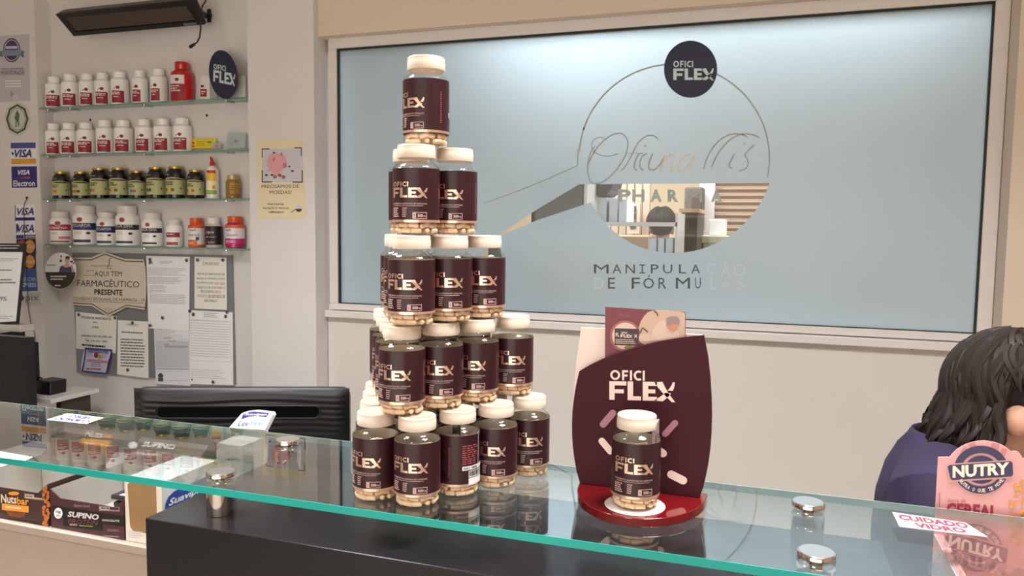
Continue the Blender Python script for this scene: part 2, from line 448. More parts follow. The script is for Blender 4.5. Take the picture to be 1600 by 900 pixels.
# frosted film with clear openings (half disc of the lens, its handle and the bulb)
cxy = (1053.5, 247); RXL, RYL = 150, 148
cW = wq(*cxy); rW = 0.5 * (wq(1203.5, 247)[0] - wq(903.5, 247)[0])
chz = wq(1050, 287)[1]
def film():
    cu = bpy.data.curves.new('film', 'CURVE'); cu.dimensions = '2D'; cu.fill_mode = 'BOTH'
    def loop(pts):
        sp = cu.splines.new('POLY'); sp.points.add(len(pts) - 1); sp.use_cyclic_u = True
        for q, p in zip(sp.points, pts): q.co = (p[0], p[1], 0, 1)
    loop([(gx0, gz0), (gx1, gz0), (gx1, gz1), (gx0, gz1)])
    a0 = math.asin((chz - cW[1]) / rW)
    hole = []
    aR = a0; aE = -pi - a0
    n = 40; a_l = None
    z_join = wq(914, 316)[1]; a_join = -pi - math.asin((z_join - cW[1]) / rW)
    for k in range(n + 1):
        a = aR + (a_join - aR) * k / n
        hole.append((cW[0] + rW * math.cos(a), cW[1] + rW * math.sin(a)))
    hole += [wq(838, 344.5), wq(783, 367.5), wq(782, 365.5), wq(838, 328), wq(905, 287.5)]
    hole[-1] = (hole[-1][0], chz)
    loop(hole)
    bc = wq(771, 404)
    loop([(bc[0] + 0.047 * math.cos(t * pi / 14) * (1 if math.sin(t * pi / 14) < 0 else .8), bc[1] + 0.073 * math.sin(t * pi / 14)) for t in range(28)])
    ob = bpy.data.objects.new('film', cu); COL.objects.link(ob)
    me = ob.evaluated_get(bpy.context.evaluated_depsgraph_get()).to_mesh()
    mb = MB(); mb.add([(v.co.x, YW + 0.009, v.co.y) for v in me.vertices], [tuple(p.vertices) for p in me.polygons])
    bpy.data.objects.remove(ob)
    return mb
film().build('frosted_film', FROST, parent=win)
wsh = Sheet(WPL, 0.0006)
FILMW = mat('frosted_letter', (184, 196, 198), 0.6)
PHX = [(965, 986), (988, 1007), (1016, 1034), (1043, 1060), (1072, 1097), (1111, 1128)]
m = MB()
for ch, (a, b) in zip('PHARMA', PHX):
    wsh.text(m, ch, a, 296, b, 315.5, bold=0.05)
m.build('frosted_lettering', FILMW, parent=win)
ETCH = mat('etched_line', (178, 186, 186), 0.5)
ETCHL = mat('clear_line_painted_reflection', (236, 230, 220), 0.5)  # paints bright reflections onto parts of the ring and script
ETCHD = mat('clear_letter_painted_dark', (74, 82, 80), 0.5)  # paints the darkness that shows through the clear letters
m = MB(); mL = MB()
wsh.ring(m, cxy[0], cxy[1], RXL, RYL, 2.6, 60, -pi * 0.98, 0.20)
wsh.strokes(m, [(903, 232), (902.5, 259), (848, 283), (800, 302), (757, 317)], 1.8)
wsh.strokes(mL, [(911, 203), (916, 190), (924, 175)], 2.6)
def bez(pts, n=10):
    out = []
    for i in range(0, len(pts) - 3, 3):
        a, b, c, d = pts[i:i + 4]
        for k in range(n + (1 if i + 4 >= len(pts) else 0)):
            t = k / n; u = 1 - t
            out.append(tuple(u ** 3 * a[j] + 3 * u * u * t * b[j] + 3 * u * t * t * c[j] + t ** 3 * d[j] for j in (0, 1)))
    return out
def zp(x, y): return (900 + x / 5.0, 180 + y / 5.0)      # read off an enlarged view of the logo
script = [
    ([(150, 240), (100, 280), (60, 440), (120, 530), (200, 560), (300, 470), (380, 330), (430, 210), (400, 150), (340, 140), (230, 140), (110, 300), (85, 420)], 2.2),
    ([(240, 200), (200, 150), (130, 170), (120, 240), (130, 320), (240, 340), (330, 300)], 1.6),
    ([(640, 190), (610, 130), (520, 150), (470, 240), (420, 340), (390, 420), (350, 430)], 2.2),
    ([(400, 300), (450, 290), (480, 300), (520, 300)], 1.6),
    ([(490, 300), (460, 360), (430, 430), (480, 430)], 2.6),
    ([(560, 300), (500, 300), (470, 420), (530, 430)], 2.4),
    ([(600, 300), (570, 360), (545, 430), (590, 430), (640, 430), (680, 350), (700, 310)], 2.6),
    ([(700, 310), (690, 360), (670, 400), (655, 440)], 3.0),
    ([(670, 400), (710, 320), (760, 290), (770, 310), (770, 350), (710, 440), (760, 440)], 3.2),
    ([(900, 310), (820, 290), (770, 440), (820, 440), (860, 440), (910, 350), (930, 310)], 3.2),
    ([(930, 310), (910, 360), (880, 440), (930, 430)], 3.2),
    ([(1000, 420), (1010, 330), (1100, 150), (1240, 145), (1300, 145), (1330, 160), (1345, 175)], 2.4),
    ([(1060, 410), (1080, 330), (1180, 150), (1320, 145), (1390, 150), (1420, 165), (1435, 180)], 2.4),
    ([(1240, 300), (1210, 350), (1170, 420), (1220, 410)], 2.6),
    ([(1400, 225), (1340, 280), (1300, 310), (1330, 330), (1360, 370), (1350, 430), (1270, 435)], 2.2)]
for i, (pts, w) in enumerate(script):
    wsh.strokes(mL if i in (7, 8, 9, 10) else m, bez([zp(*p) for p in pts], 8), w)
wsh.ell(m, *zp(540, 240), 1.6, 1.6, 8); wsh.ell(m, *zp(1315, 225), 1.6, 1.6, 8)
m.build('etched_script', ETCH, parent=win); mL.build('etched_script', ETCHL, parent=win)
m = MB(); mp = MB()
for ch, a, b in (('M', 928, 951), ('A', 957, 971), ('N', 977.5, 992), ('I', 999, 1008), ('P', 1017, 1029), ('U', 1036, 1050.5), ('L', 1061, 1072), ('A', 1080, 1094)):
    wsh.glyph(m, IBAR if ch == 'I' else glyphs(ch), a, 413, b, 427, dy=(b - a) * .02)
for ch, a, b in (('Ç', 1104, 1118), ('Ã', 1126, 1142), ('O', 1146, 1165)):
    wsh.text(mp, ch, a, 412 if ch != 'Ã' else 408, b, 432)
for ch, a, b in (('F', 987, 1000), ('Ó', 1005, 1022), ('R', 1029, 1041), ('M', 1056, 1078), ('U', 1086, 1095), ('E', 950, 961)):
    wsh.text(m, ch, a, 434 - (4 if ch == 'Ó' else 0), b, 451)
for ch, a, b in (('D', 928, 943), ('L', 1110, 1120), ('A', 1128, 1140), ('S', 1150, 1164)):
    wsh.text(mp, ch, a, 434, b, 452)
m.build('etched_lettering', ETCHD, parent=win)
mp.build('etched_lettering', mat('clear_letter_painted_bright', (196, 208, 212), 0.5), parent=win)  # pale paint for the brightness showing through the right-hand letters

# ---- the laboratory behind the window; shutter, door and person stand in for reflections
LABW = mat('laboratory_wall', (240, 216, 178), 0.8)
structure(MB().bb((-5.0, 6.3, 0), (3.4220, 6.4, HC)).build('wall_rear', LABW))
BY = 5.4280
BPL = Plane((0, BY, 0), (0, -1, 0))
def rslab(x0, y0, x1, y1, Y, th=0.05):
    a = atY(x0, y1, Y); b = atY(x1, y0, Y); return (a.x, Y, a.z), (b.x, Y + th, b.z)
sh = empty('reflected_shutter', tuple(atY(1160, 440, 5.3690)), 'brown slatted roller shutter standing in for a reflection, right of the clear half disc', 'shutter')  # added behind the glass in place of a reflected street shutter
a, b = rslab(1102, 270, 1215, 440, 5.3690)
SLAT = mat('shutter_slat', (168, 140, 118), 0.5)
nsl = 17
for k in range(nsl):
    z0 = a[2] + (b[2] - a[2]) * k / nsl; z1 = a[2] + (b[2] - a[2]) * (k + 1) / nsl
    MB().prism([(a[0], 5.3690, z0), (a[0], 5.3513, z0 + 0.01), (a[0], 5.3395, (z0 + z1) / 2), (a[0], 5.3513, z1 - 0.012), (a[0], 5.3808, z1 - 0.006)], (b[0] - a[0], 0, 0)).build('slat', SLAT, parent=sh)
MB().bb((a[0] - 0.05, 5.2982, a[2]), (a[0] + 0.05, 5.3336, b[2])).build('guide_rail', mat('pale_rail', (226, 216, 208), 0.5), parent=sh)
sd = MB(); a, b = rslab(908, 272, 1018, 372, BY)
for k in range(9):
    xx = a[0] + (b[0] - a[0]) * k / 9
    sd.bb((xx, BY, a[2]), (xx + (b[0] - a[0]) / 9 - 0.008, BY + 0.04, b[2]))
c = tag(sd.build('panelled_screen', mat('pinkish_panel', (206, 178, 152), 0.6), org=a), 'pinkish brown panelled screen seen through the left of the clear half disc', 'screen')
dw = empty('reflected_door', tuple(atY(988, 365, 5.3100)), 'narrow pale door with dark panes standing in for a reflection in the clear half disc', 'door')  # added behind the glass in place of the reflected house door
a, b = rslab(980, 318, 1000, 365, 5.3100)
MB().bb(a, b).build('door_leaf', mat('pale_pink_door', (214, 190, 168), 0.5), parent=dw)
for k in range(3):
    y0 = 322 + k * 12
    a, b = rslab(984, y0, 994, y0 + 9, 5.2958, 0.01); MB().bb(a, b).build('pane', mat('dark_pane', (84, 70, 60), 0.3), parent=dw)
cb = empty('shelf_unit', tuple(atY(1000, 410, 3.7760)), 'white shelf unit standing just behind the clear half disc', 'shelf')
a, b = rslab(930, 347.5, 1058, 352.5, 3.6580, 0.3); MB().bb(a, b).build('shelf_board', WHITE, parent=cb)
a, b = rslab(1053, 333, 1059.5, 425, 3.6580, 0.3); a = (a[0], a[1], 0); MB().bb(a, b).build('side_panel', WHITE, parent=cb)
a, b = rslab(930, 398, 1058, 402, 3.6580, 0.3); a = (a[0], a[1], a[2] - 0.02)
MB().bb(a, (b[0], b[1], b[2] - 0.02)).build('shelf_board', WHITE, parent=cb)
BIND = mat('white_binder', (226, 230, 240), 0.45)
for x0, x1, y0, y1, lb in ((919.5, 928, 307, 347, 'white binder at the far left edge of the upper lab shelf'), (929, 948, 308, 347, 'second white binder from the left on the upper lab shelf'), (951, 965, 309, 347, 'third white binder from the left on the upper lab shelf'), (966.5, 980, 311, 347, 'rightmost white binder on the upper lab shelf, beside the narrow door'),
                           (1013, 1026, 372, 404, 'left of three white binders under the lab shelf'), (1027.5, 1038, 372, 404, 'middle of three white binders under the lab shelf'), (1039.5, 1052, 372, 404, 'right of three white binders under the lab shelf, beside the post')):
    a, b = rslab(x0, y0, x1, y1, 3.7052, 0.2)
    t = tag(MB().bb(a, b).build('binder', BIND, org=a, bevel=0.003), lb, 'binder', 'white binders in the laboratory')
a, b = rslab(1062, 332, 1090, 430, 4.1300, 0.4); a = (a[0], a[1], 0)
k = empty('dark_cabinet', a, 'dark brown cabinet behind the clear half disc, right of the white post', 'cabinet')
DKC = mat('dark_brown_cabinet', (96, 84, 70), 0.5)
MB().bb(a, b).build('body', DKC, parent=k)
MB().bb((a[0] - .01, a[1] - .015, b[2]), (b[0] + .01, b[1], b[2] + .02)).build('top', mat('warm_wood_edge', (206, 176, 136), 0.5), parent=k)
MB().bb((a[0], a[1] - .012, a[2] + .3), (b[0], a[1], a[2] + .315)).build('door_edge', INK, parent=k)
a, b = rslab(1068, 292, 1098, 360, 5.0740, 0.2)
tag(MB().bb(a, b).build('dark_column', mat('dark_column', (92, 80, 70), 0.6), org=a, bevel=.01), 'dark upright column between the pale wall and the shutter behind the window', 'column')
a, b = rslab(830, 270, 911.5, 360, 3.4810, 0.3)
k = empty('dark_cupboard', a, 'dark olive cupboard seen through the clear handle of the lens', 'cupboard')
MB().bb(a, b).build('body', mat('dark_olive_cupboard', (96, 90, 78), 0.5), parent=k)
a2, b2 = rslab(911.5, 270, 918, 360, 3.4692, 0.31); MB().bb(a2, b2).build('side_panel', WHITE, parent=k)
a, b = rslab(919, 280, 958, 307, 3.6580, 0.25)
tag(MB().prism([(a[0], 3.6580, b[2]), (b[0], 3.6580, b[2]), (b[0] - .01, 3.6580, a[2] + .03), (b[0] - .04, 3.6580, a[2] + .005), (a[0], 3.6580, a[2])], (0, .25, 0)).build('hanging_cover', mat('dark_cover', (62, 50, 50), 0.5), org=a, bevel=.01), 'dark rounded case above the white binders behind the window', 'case')
for x0, y0, x1, y1, lb in ((1107, 343, 1133, 368, 'white paper stack in front of the slatted shutter behind the window'), (1098, 380, 1112, 390, 'small white carton below the paper stack behind the window')):
    a, b = rslab(x0, y0, x1, y1, 4.4840, 0.2)
    tag(MB().bb(a, b).build('white_carton', PAPER, org=a, bevel=.004), lb, 'carton')
a, b = rslab(1090, 369, 1150, 380, 4.4250, 0.5)
tag(MB().bb(a, b).build('worktop', mat('pale_worktop', (196, 190, 160), 0.5), org=a, bevel=.004), 'pale worktop carrying the white paper stack behind the window', 'worktop')
a, b = rslab(940, 368, 1015, 430, 4.6020, 0.3); a = (a[0], a[1], 0)
tag(MB().bb(a, b).build('workbench', mat('brown_bench', (150, 124, 92), 0.5), org=a, bevel=.01), 'brown bench at the bottom left of the clear half disc', 'bench')
a, b = rslab(760, 372, 800, 440, 3.4220, 0.3); a = (a[0], a[1], 0)
tag(MB().bb(a, b).build('grey_reflection_block', mat('grey_reflection_block', (128, 124, 120), 0.4), org=a, bevel=.02), 'grey block standing in for the reflection in the clear bulb, behind the bottle tower', 'bin')  # added block gives the clear bulb the dark grey of a reflection

# navy round sign on the window
SPL = Plane((0, YW + 0.004, 0), (0, -1, 0))
def disc_sign(name, pl, cx, cy, rx, ry, m, label, cat, th=0.0015, n=40, group=None):
    q = [(cx + rx * math.cos(2 * pi * k / n), cy + ry * math.sin(2 * pi * k / n)) for k in range(n)]
    return sheet_obj(name, pl, q, m, label, cat, group, th)
o, sh = disc_sign('round_sign', SPL, 1079, 108, 41.5, 44.5, NAVY, 'round navy sign stuck at the top of the frosted window', 'sign', 0.003)
m = MB(); sh.glyph(m, OFICI, 1052, 95, 1083, 105); sh.glyph(m, FLEX, 1052, 107, 1114, 125); m.build('lettering', NAVYW, parent=o)

# ================================================================== glass shelves in the niche
SZ = [2.0758, 1.8422, 1.6204, 1.3903]        # top of each shelf
SHF = []
for i, z in enumerate(SZ):
    nm = ['top', 'second', 'third', 'lowest'][i]
    e = empty('glass_shelf', (XL, YN, z), nm + ' glass shelf in the wall niche, ' + ['carrying white pots and one red pot', 'carrying white pots and a yellow sachet', 'carrying dark jars with gold lids', 'carrying large white and orange pots'][i], 'shelf', 'glass shelves in the niche')
    MB().bb((XL + 0.004, 2.9594, z - 0.007), (XN - 0.004, YN - 0.001, z)).build('shelf_glass', SHGLASS, parent=e)
    MB().bb((XL + 0.004, 2.9559, z - 0.0075), (XN - 0.004, 2.9594, z + 0.0003)).build('front_edge', SHEDGE, parent=e)
    for x in (75, 110, 226, 354):
        p = atY(x, [172, 244, 315, 386][i], 2.9854)
        mb = MB().lathe([(0.011, z - 0.013), (0.011, z - 0.0075)], 14, (p.x, 2.9854, 0)).bb((p.x - .006, 2.9854, z - 0.013), (p.x + .006, YN, z - 0.009))
        mb.build('shelf_clip', CHROME, parent=e)

def zdepth(p): return (Vector(p) - CAM).dot(FW)
POTY = 2.9990
def wrap(mb, g, r, s0, s1, z0, z1):
    """unit glyphs wrapped on a cylinder, s measured along the surface from the front"""
    mb.add([(r * math.sin((s0 + (s1 - s0) * u) / r), -r * math.cos((s0 + (s1 - s0) * u) / r), z0 + (z1 - z0) * v) for u, v in g[0]], g[1])
def band(mb, r, s0, s1, z0, z1, n=None):
    n = n or max(1, int(abs(s1 - s0) / r / 0.22) + 1)
    vs = []; fs = []
    for k in range(n + 1):
        a = (s0 + (s1 - s0) * k / n) / r
        vs += [(r * math.sin(a), -r * math.cos(a), z0), (r * math.sin(a), -r * math.cos(a), z1)]
    for k in range(n): fs.append((2 * k, 2 * k + 2, 2 * k + 3, 2 * k + 1))
    mb.add(vs, fs, True)
def disc2d(n=10):
    vs = []; fs = []
    for i in range(n + 1):
        a = pi * i / n; x = .5 - .5 * math.cos(a); h = .5 * math.sin(a) + .0005
        vs += [(x, .5 - h), (x, .5 + h)]
    for i in range(n): fs.append((2 * i, 2 * i + 2, 2 * i + 3, 2 * i + 1))
    return vs, fs
DISC = disc2d()
def wlines(mb, r, s0, s1, z0, z1, n, h=.5):
    st = (z1 - z0) / n
    for i in range(n):
        x = s0; xe = s1 - (s1 - s0) * random.random() * .3
        while x < xe:
            e = min(xe, x + random.uniform(.15, .35) * (s1 - s0)); band(mb, r, x, e, z1 - st * i - st * h, z1 - st * i); x = e + .06 * (s1 - s0)
def facing(p, turn=0): return math.atan2(-p[0], p[1]) + math.radians(turn)
POTW = mat('white_pot', (250, 249, 246), 0.3)
POTRED = mat('red_label', (150, 30, 48), 0.4)
LOGOD = mat('dark_red_emblem', (110, 30, 44), 0.5)
def pot_at(x0, x1, ytop, zsh, name, label, group, Y=POTY, turn=0):
    p = atY((x0 + x1) / 2, 300, Y); p = atY((x0 + x1) / 2, 300, Y)
    # pixel column of the pot at shelf height
    base = Vector((p.x, Y, zsh)); 
    for _ in range(3):
        ys = 450 - F * (base - CAM).dot(UP) / zdepth(base)
        base.x = atY((x0 + x1) / 2, ys, Y).x
    d = zdepth(base)
    r = (x1 - x0) * d / F / 2
    top = atY((x0 + x1) / 2, ytop, Y).z
    e = empty(name, base + Vector((0, 0, .0008)), label, 'pot', group, facing(base, turn))
    return e, r, top - zsh
def white_pot(x0, x1, yt, zsh, label, wide=1.0, shift=0, words=2):
    e, r, h = pot_at(x0, x1, yt, zsh, 'white_pot', label, 'white pots with dark red labels', turn=-14 + shift)
    bh = h * 0.80
    MB().lathe([(r * .93, 0), (r, .003), (r, bh * .86), (r * .97, bh * .93), (r * .80, bh * .985), (r * .62, bh), (r * .62, bh + .002)], 28).build('body', POTW, parent=e, org=(0, 0, 0))
    MB().lathe([(r * .64, bh + .001), (r * .66, bh + .003), (r * .66, h - .003), (r * .60, h)], 24).build('lid', POTW, parent=e, org=(0, 0, 0))
    lb = MB(); w = r * 1.55 * wide
    band(lb, r + .0004, -w / 2, w / 2, bh * .05, bh * .50); lb.build('label', POTRED, parent=e, org=(0, 0, 0))
    em = MB()
    wrap(em, DISC, r + .0005, -.006, .012, bh * .56, bh * .68)
    wrap(em, blade((0, 0), (1, .6), .3, .1, .2), r + .0006, -.017, -.004, bh * .56, bh * .66)
    em.build('emblem', LOGOD, parent=e, org=(0, 0, 0))
    tx = MB(); wlines(tx, r + .0008, -w * .45, w * .40, bh * .33, bh * .45, 1 if words == 1 else 2, .62); wlines(tx, r + .0008, -w * .30, w * .2, bh * .24, bh * .29, 1, .7)
    tx.build('lettering', WHITE, parent=e, org=(0, 0, 0))
    return e
T1 = [(73, 98, 120.6), (98, 124, 117), (125.5, 149.5, 116), (149.5, 174, 115), (175, 201, 112.5), (207.5, 231, 111), (236.5, 261.5, 108.5)]
OR = ['leftmost', 'second from the left', 'third from the left', 'fourth from the left', 'fifth from the left', 'sixth from the left', 'next to the red pot']
for i, (a, b, t) in enumerate(T1):
    white_pot(a, b, t, SZ[0], 'white pot with a dark red label on the top shelf, ' + OR[i], wide=[1.1, 1, 1, 1, 1, .8, .8][i], shift=[0, 0, 0, 0, -4, -18, -18][i])
T2 = [(73, 96.5, 193.5), (96.5, 122, 193), (122, 149, 192), (152, 178.5, 188.5), (180, 207.5, 188.5), (213, 240, 187), (241.5, 270, 186), (271.5, 300, 185)]
OR2 = OR[:6] + ['seventh from the left', 'rightmost, beside the yellow sachet']
for i, (a, b, t) in enumerate(T2):
    white_pot(a, b, t, SZ[1], 'white pot with a dark red label on the second shelf, ' + OR2[i], shift=[2, -2, 0, 0, -2, -8, -8, -8][i])
# red pot
e, r, h = pot_at(268, 303, 98, SZ[0], 'red_pot', 'large translucent red pot on the top shelf', 'niche pots', turn=-22)
REDP = mat('translucent_red_plastic', (196, 22, 26), 0.15, coat=.3)
bh = h * .80
MB().lathe([(r * .92, 0), (r, .004), (r, bh * .80), (r * .93, bh * .90), (r * .72, bh * .98), (r * .56, bh), (r * .56, bh + .004)], 28).build('body', REDP, parent=e, org=(0, 0, 0))
MB().lathe([(r * .58, bh + .002), (r * .60, bh + .004), (r * .60, h - .002), (r * .56, h)], 24).build('lid', REDP, parent=e, org=(0, 0, 0))
m = MB(); band(m, r + .0005, -r * .95, r * .55, bh * .52, bh * .80); m.build('label', WHITE, parent=e, org=(0, 0, 0))
m = MB(); band(m, r + .0005, -r * .95, r * .55, bh * .05, bh * .51); m.build('label', POTRED, parent=e, org=(0, 0, 0))
m = MB(); wrap(m, DISC, r + .0008, -.014, .006, bh * .60, bh * .70); m.build('emblem', LOGOD, parent=e, org=(0, 0, 0))
m = MB(); wlines(m, r + .0008, -r * .85, r * .2, bh * .25, bh * .47, 3, .5); m.build('lettering', WHITE, parent=e, org=(0, 0, 0))
# white boxes half hidden by the round sign
def carton(x0, x1, yt, zsh, name, label, m, dep=.05, Y=2.9736):
    a = atY(x0, yt, Y); b = atY(x1, yt, Y)
    e = empty(name, (a.x, Y, zsh), label, 'box')
    MB().bb((a.x, Y, zsh + .0005), (b.x, Y + dep, a.z)).build('body', m, parent=e, bevel=.001)
    return e, Sheet(Plane((0, Y, 0), (0, -1, 0)), .0006)
e, sh = carton(313, 327, 119, SZ[0], 'white_carton', 'slim white carton with a dark red label on the top shelf by the sign', WHITE)
m = MB(); sh.rect(m, 313, 139, 323, 151); m.build('label', POTRED, parent=e)
m = MB(); sh.rect(m, 314, 142, 321, 144); sh.rect(m, 314, 146, 318, 147.2); m.build('lettering', WHITE, parent=e)
m = MB(); sh.ell(m, 316, 134.5, 2.6, 2); m.build('emblem', LOGOD, parent=e)
e, sh = carton(366, 382.5, 119, SZ[0], 'white_carton', 'white carton at the right end of the top shelf, right of the round sign', mat('pale_grey_carton', (214, 216, 212), .5))
m = MB(); sh.lines(m, 371, 126, 379, 150, 6, .3); m.build('lettering', LGREYINK, parent=e)
# dark jars with gold lids
DJ = mat('dark_jar', (26, 18, 20), 0.12, coat=.4)
GLID = mat('gold_lid', (196, 166, 66), 0.25, metal=0.7)
LBG = mat('pale_green_label', (188, 190, 136), 0.5)
T3 = [(84, 110, 269, 1), (115, 141.5, 269, 2), (143, 172.6, 263.4, 3), (172.8, 202, 263, 4), (202.5, 229, 267.6, 5), (231, 260, 262, 6), (261, 290.5, 261, 7), (293.7, 319.5, 266, 8)]
ORJ = ['leftmost', 'second from the left', 'third from the left, a taller one', 'fourth from the left', 'fifth from the left, with blue marks', 'sixth from the left', 'seventh from the left, the tallest', 'eighth, beside the white bottle']
BLK = [[(230, 150, 30), (226, 90, 40)], [(150, 100, 30), (214, 90, 50), (60, 50, 50)], [(110, 96, 40), (226, 110, 90)], [(120, 100, 30), (230, 190, 40), (90, 90, 90)], [(120, 190, 210), (70, 120, 190), (190, 90, 90)], [(90, 90, 70), (50, 60, 60)], [(110, 90, 30), (236, 190, 60), (120, 80, 50)], [(120, 100, 30), (230, 200, 60), (214, 60, 50)]]
for (a, b, t, k) in T3:
    e, r, h = pot_at(a, b, t, SZ[2], 'dark_jar', 'dark jar with gold lid on the third shelf, ' + ORJ[k - 1], 'dark jars with gold lids', turn=-20)
    lh = .010; nh = .004; bh = h - lh
    MB().lathe([(r * .93, 0), (r, .004), (r, bh * .70), (r * .97, bh * .80), (r * .82, bh * .93), (r * .70, bh * .97), (r * .70, bh + .002)], 28).build('body', DJ, parent=e, org=(0, 0, 0))
    MB().lathe([(r * .74, bh), (r * .75, bh + .001), (r * .75, h - .001), (r * .71, h)], 28).build('lid', GLID, parent=e, org=(0, 0, 0))
    m = MB(); band(m, r + .0004, -r * 1.25, r * 1.45, bh * .13, bh * .62); wrap(m, blade((0, .2), (1, .2), .5, .1, .5, 12), r + .0004, -r * 1.25, r * 1.45, bh * .60, bh * .72); m.build('label', LBG, parent=e, org=(0, 0, 0))
    m = MB(); wlines(m, r + .0008, -r * .95, r * .1, bh * .42, bh * .56, 2, .62); band(m, r + .0008, r * .75, r * .86, bh * .30, bh * .38); wlines(m, r + .0008, r * .95, r * 1.3, bh * .3, bh * .58, 5, .3); m.build('lettering', mat('olive_ink', (70, 68, 50), .6), parent=e, org=(0, 0, 0))
    for q, c in enumerate(BLK[k - 1]):
        m = MB(); band(m, r + .0008, -r * .95 + q * r * .38, -r * .62 + q * r * .38, bh * .24, bh * .34)
        m.build('colour_mark', mat('mark_%d_%d_%d' % c, c, .5), parent=e, org=(0, 0, 0))
    m = MB(); wlines(m, r + .0008, -r * .98, -r * .1, bh * .76, bh * .80, 1, .5); m.build('lettering', LGREYINK, parent=e, org=(0, 0, 0))
# white sweetener bottle with red cap
e, r, h = pot_at(323, 342.5, 245, SZ[2], 'squeeze_bottle', 'white squeeze bottle with red spout cap on the third shelf', 'niche pots', turn=-12)
MB().lathe([(r * .92, 0), (r * .98, .004), (r, h * .30), (r * .92, h * .42), (r * .98, h * .60), (r * .90, h * .68), (r * .6, h * .745), (r * .36, h * .77), (r * .36, h * .79)], 24).build('body', POTW, parent=e, org=(0, 0, 0))
m = MB().lathe([(r * .42, h * .78), (r * .42, h * .85), (r * .30, h * .88)], 18); m.tube([(0, 0, h * .86), (-r * .1, -r * .1, h * .95), (-r * .25, -r * .25, h)], [r * .28, r * .2, r * .1], 10); m.build('cap', mat('red_cap', (190, 34, 40), .35), parent=e, org=(0, 0, 0))
for nm, c, z0, z1, s0, s1 in (('label', (240, 196, 70), .42, .66, -.9, .8), ('label', (214, 60, 44), .60, .67, -.8, .7), ('label', (246, 236, 200), .22, .42, -.9, .8), ('label', (140, 190, 70), .10, .20, -.9, .8)):
    m = MB(); band(m, r + .0006 + (.0004 if z0 == .60 else 0), s0 * r, s1 * r, h * z0, h * z1); m.build(nm, mat('juice_%d' % c[0], c, .45), parent=e, org=(0, 0, 0))
m = MB(); wrap(m, DISC, r + .0012, r * .1, r * .6, h * .22, h * .31); m.build('fruit_print', mat('orange_print', (236, 150, 50), .5), parent=e, org=(0, 0, 0))
# small amber jar
e, r, h = pot_at(353.5, 375.5, 274, SZ[2], 'amber_jar', 'small amber jar with a pale gold lid at the right end of the third shelf', 'niche pots')
MB().lathe([(r * .93, 0), (r, .003), (r, h * .72), (r * .85, h * .80), (r * .76, h * .82)], 24).build('body', mat('amber_glass', (150, 108, 44), .12, coat=.3, noise=.3, scale=120), parent=e, org=(0, 0, 0))
MB().lathe([(r * .80, h * .81), (r * .80, h * .98), (r * .75, h)], 24).build('lid', mat('pale_gold_lid', (190, 172, 130), .3, metal=.4), parent=e, org=(0, 0, 0))
m = MB(); band(m, r + .0005, -r * .5, r * .9, h * .2, h * .66); m.build('label', mat('amber_label', (176, 134, 60), .4), parent=e, org=(0, 0, 0))
m = MB(); wlines(m, r + .0008, -r * .3, r * .7, h * .3, h * .55, 3, .4); m.build('lettering', mat('brown_ink', (84, 54, 24), .5), parent=e, org=(0, 0, 0))
# lowest shelf
def big_pot(x0, x1, yt, label, body, lid, bands, logo=None, lidr=.80, turn=-18, lidm=None, name='white_pot'):
    e, r, h = pot_at(x0, x1, yt, SZ[3], name, label, 'large pots on the lowest shelf', turn=turn)
    lh = h * .20; bh = h - lh
    MB().lathe([(r * .93, 0), (r, .004), (r, bh * .84), (r * .96, bh * .92), (r * lidr, bh * .985), (r * lidr * .95, bh + .002)], 30).build('body', body, parent=e, org=(0, 0, 0))
    MB().lathe([(r * lidr * .97, bh), (r * lidr, bh + .002), (r * lidr, h - .002), (r * lidr * .94, h)], 30).build('lid', lid, parent=e, org=(0, 0, 0))
    for c, z0, z1, s0, s1 in bands:
        m = MB(); band(m, r + .0004 + .0002 * (s1 < 1.2), s0 * r, s1 * r, bh * z0, bh * z1); m.build('label', mat('band_%d_%d_%d' % c, c, .45), parent=e, org=(0, 0, 0))
    if logo:
        for t, s0, s1, z0, z1, mm, bo in logo:
            m = MB()
            if t is None: wlines(m, r + .0012, s0 * r, s1 * r, bh * z0, bh * z1, bo, .45)
            elif t == 'disc': wrap(m, DISC, r + .0009 if bo == 0 else r + .0012, s0 * r, s1 * r, bh * z0, bh * z1)
            else: wrap(m, glyphs(t, bo), r + .0012, s0 * r, s1 * r, bh * z0, bh * z1)
            m.build('emblem' if t == 'disc' else 'lettering', mm, parent=e, org=(0, 0, 0))
    return e
VIT = mat('emblem_red', (170, 60, 66), .5); NVI = mat('navy_ink', (40, 44, 84), .5)
def vit(word, x0=-1.05, x1=.75):
    return [('disc', -.45, .15, .72, .90, WHITE, 0), ('disc', -.38, .08, .74, .88, VIT, 1), (word, x0, x1, .57, .67, WHITE, .03), (None, -.7, .1, .33, .44, LGREYINK, 3), ('disc', .35, .7, .34, .42, NVI, 1)]
wl = [((226, 226, 226), .04, .90, -1.5, 1.6)]
big_pot(80.6, 110.6, 331, 'white pot with a raspberry pink band, leftmost on the lowest shelf', POTW, WHITE, [((190, 44, 84), .53, .76, -1.5, 1.5), ((224, 130, 160), .20, .30, 0.1, 1.3), ((150, 70, 60), .08, .13, -.9, 1.1)], [('disc', -.3, .4, .70, .90, WHITE, 0), ('disc', -.22, .32, .72, .88, VIT, 1), ('ROBAPRIN', -.95, .95, .58, .67, WHITE, .02), (None, -.8, .1, .36, .46, LGREYINK, 3)])
big_pot(117, 151.5, 322, 'larger white pot with a navy band on the lowest shelf', POTW, WHITE, [((44, 50, 112), .48, .70, -1.1, 1.5), ((60, 56, 92), .08, .17, -1.0, .7)], vit('MEGAFOR'))
big_pot(153, 182.5, 332, 'smaller white pot with a navy band on the lowest shelf', POTW, WHITE, [((44, 50, 112), .48, .72, -1.1, 1.5), ((60, 56, 92), .08, .17, -1.0, .7)], vit('MEGAFOR'))
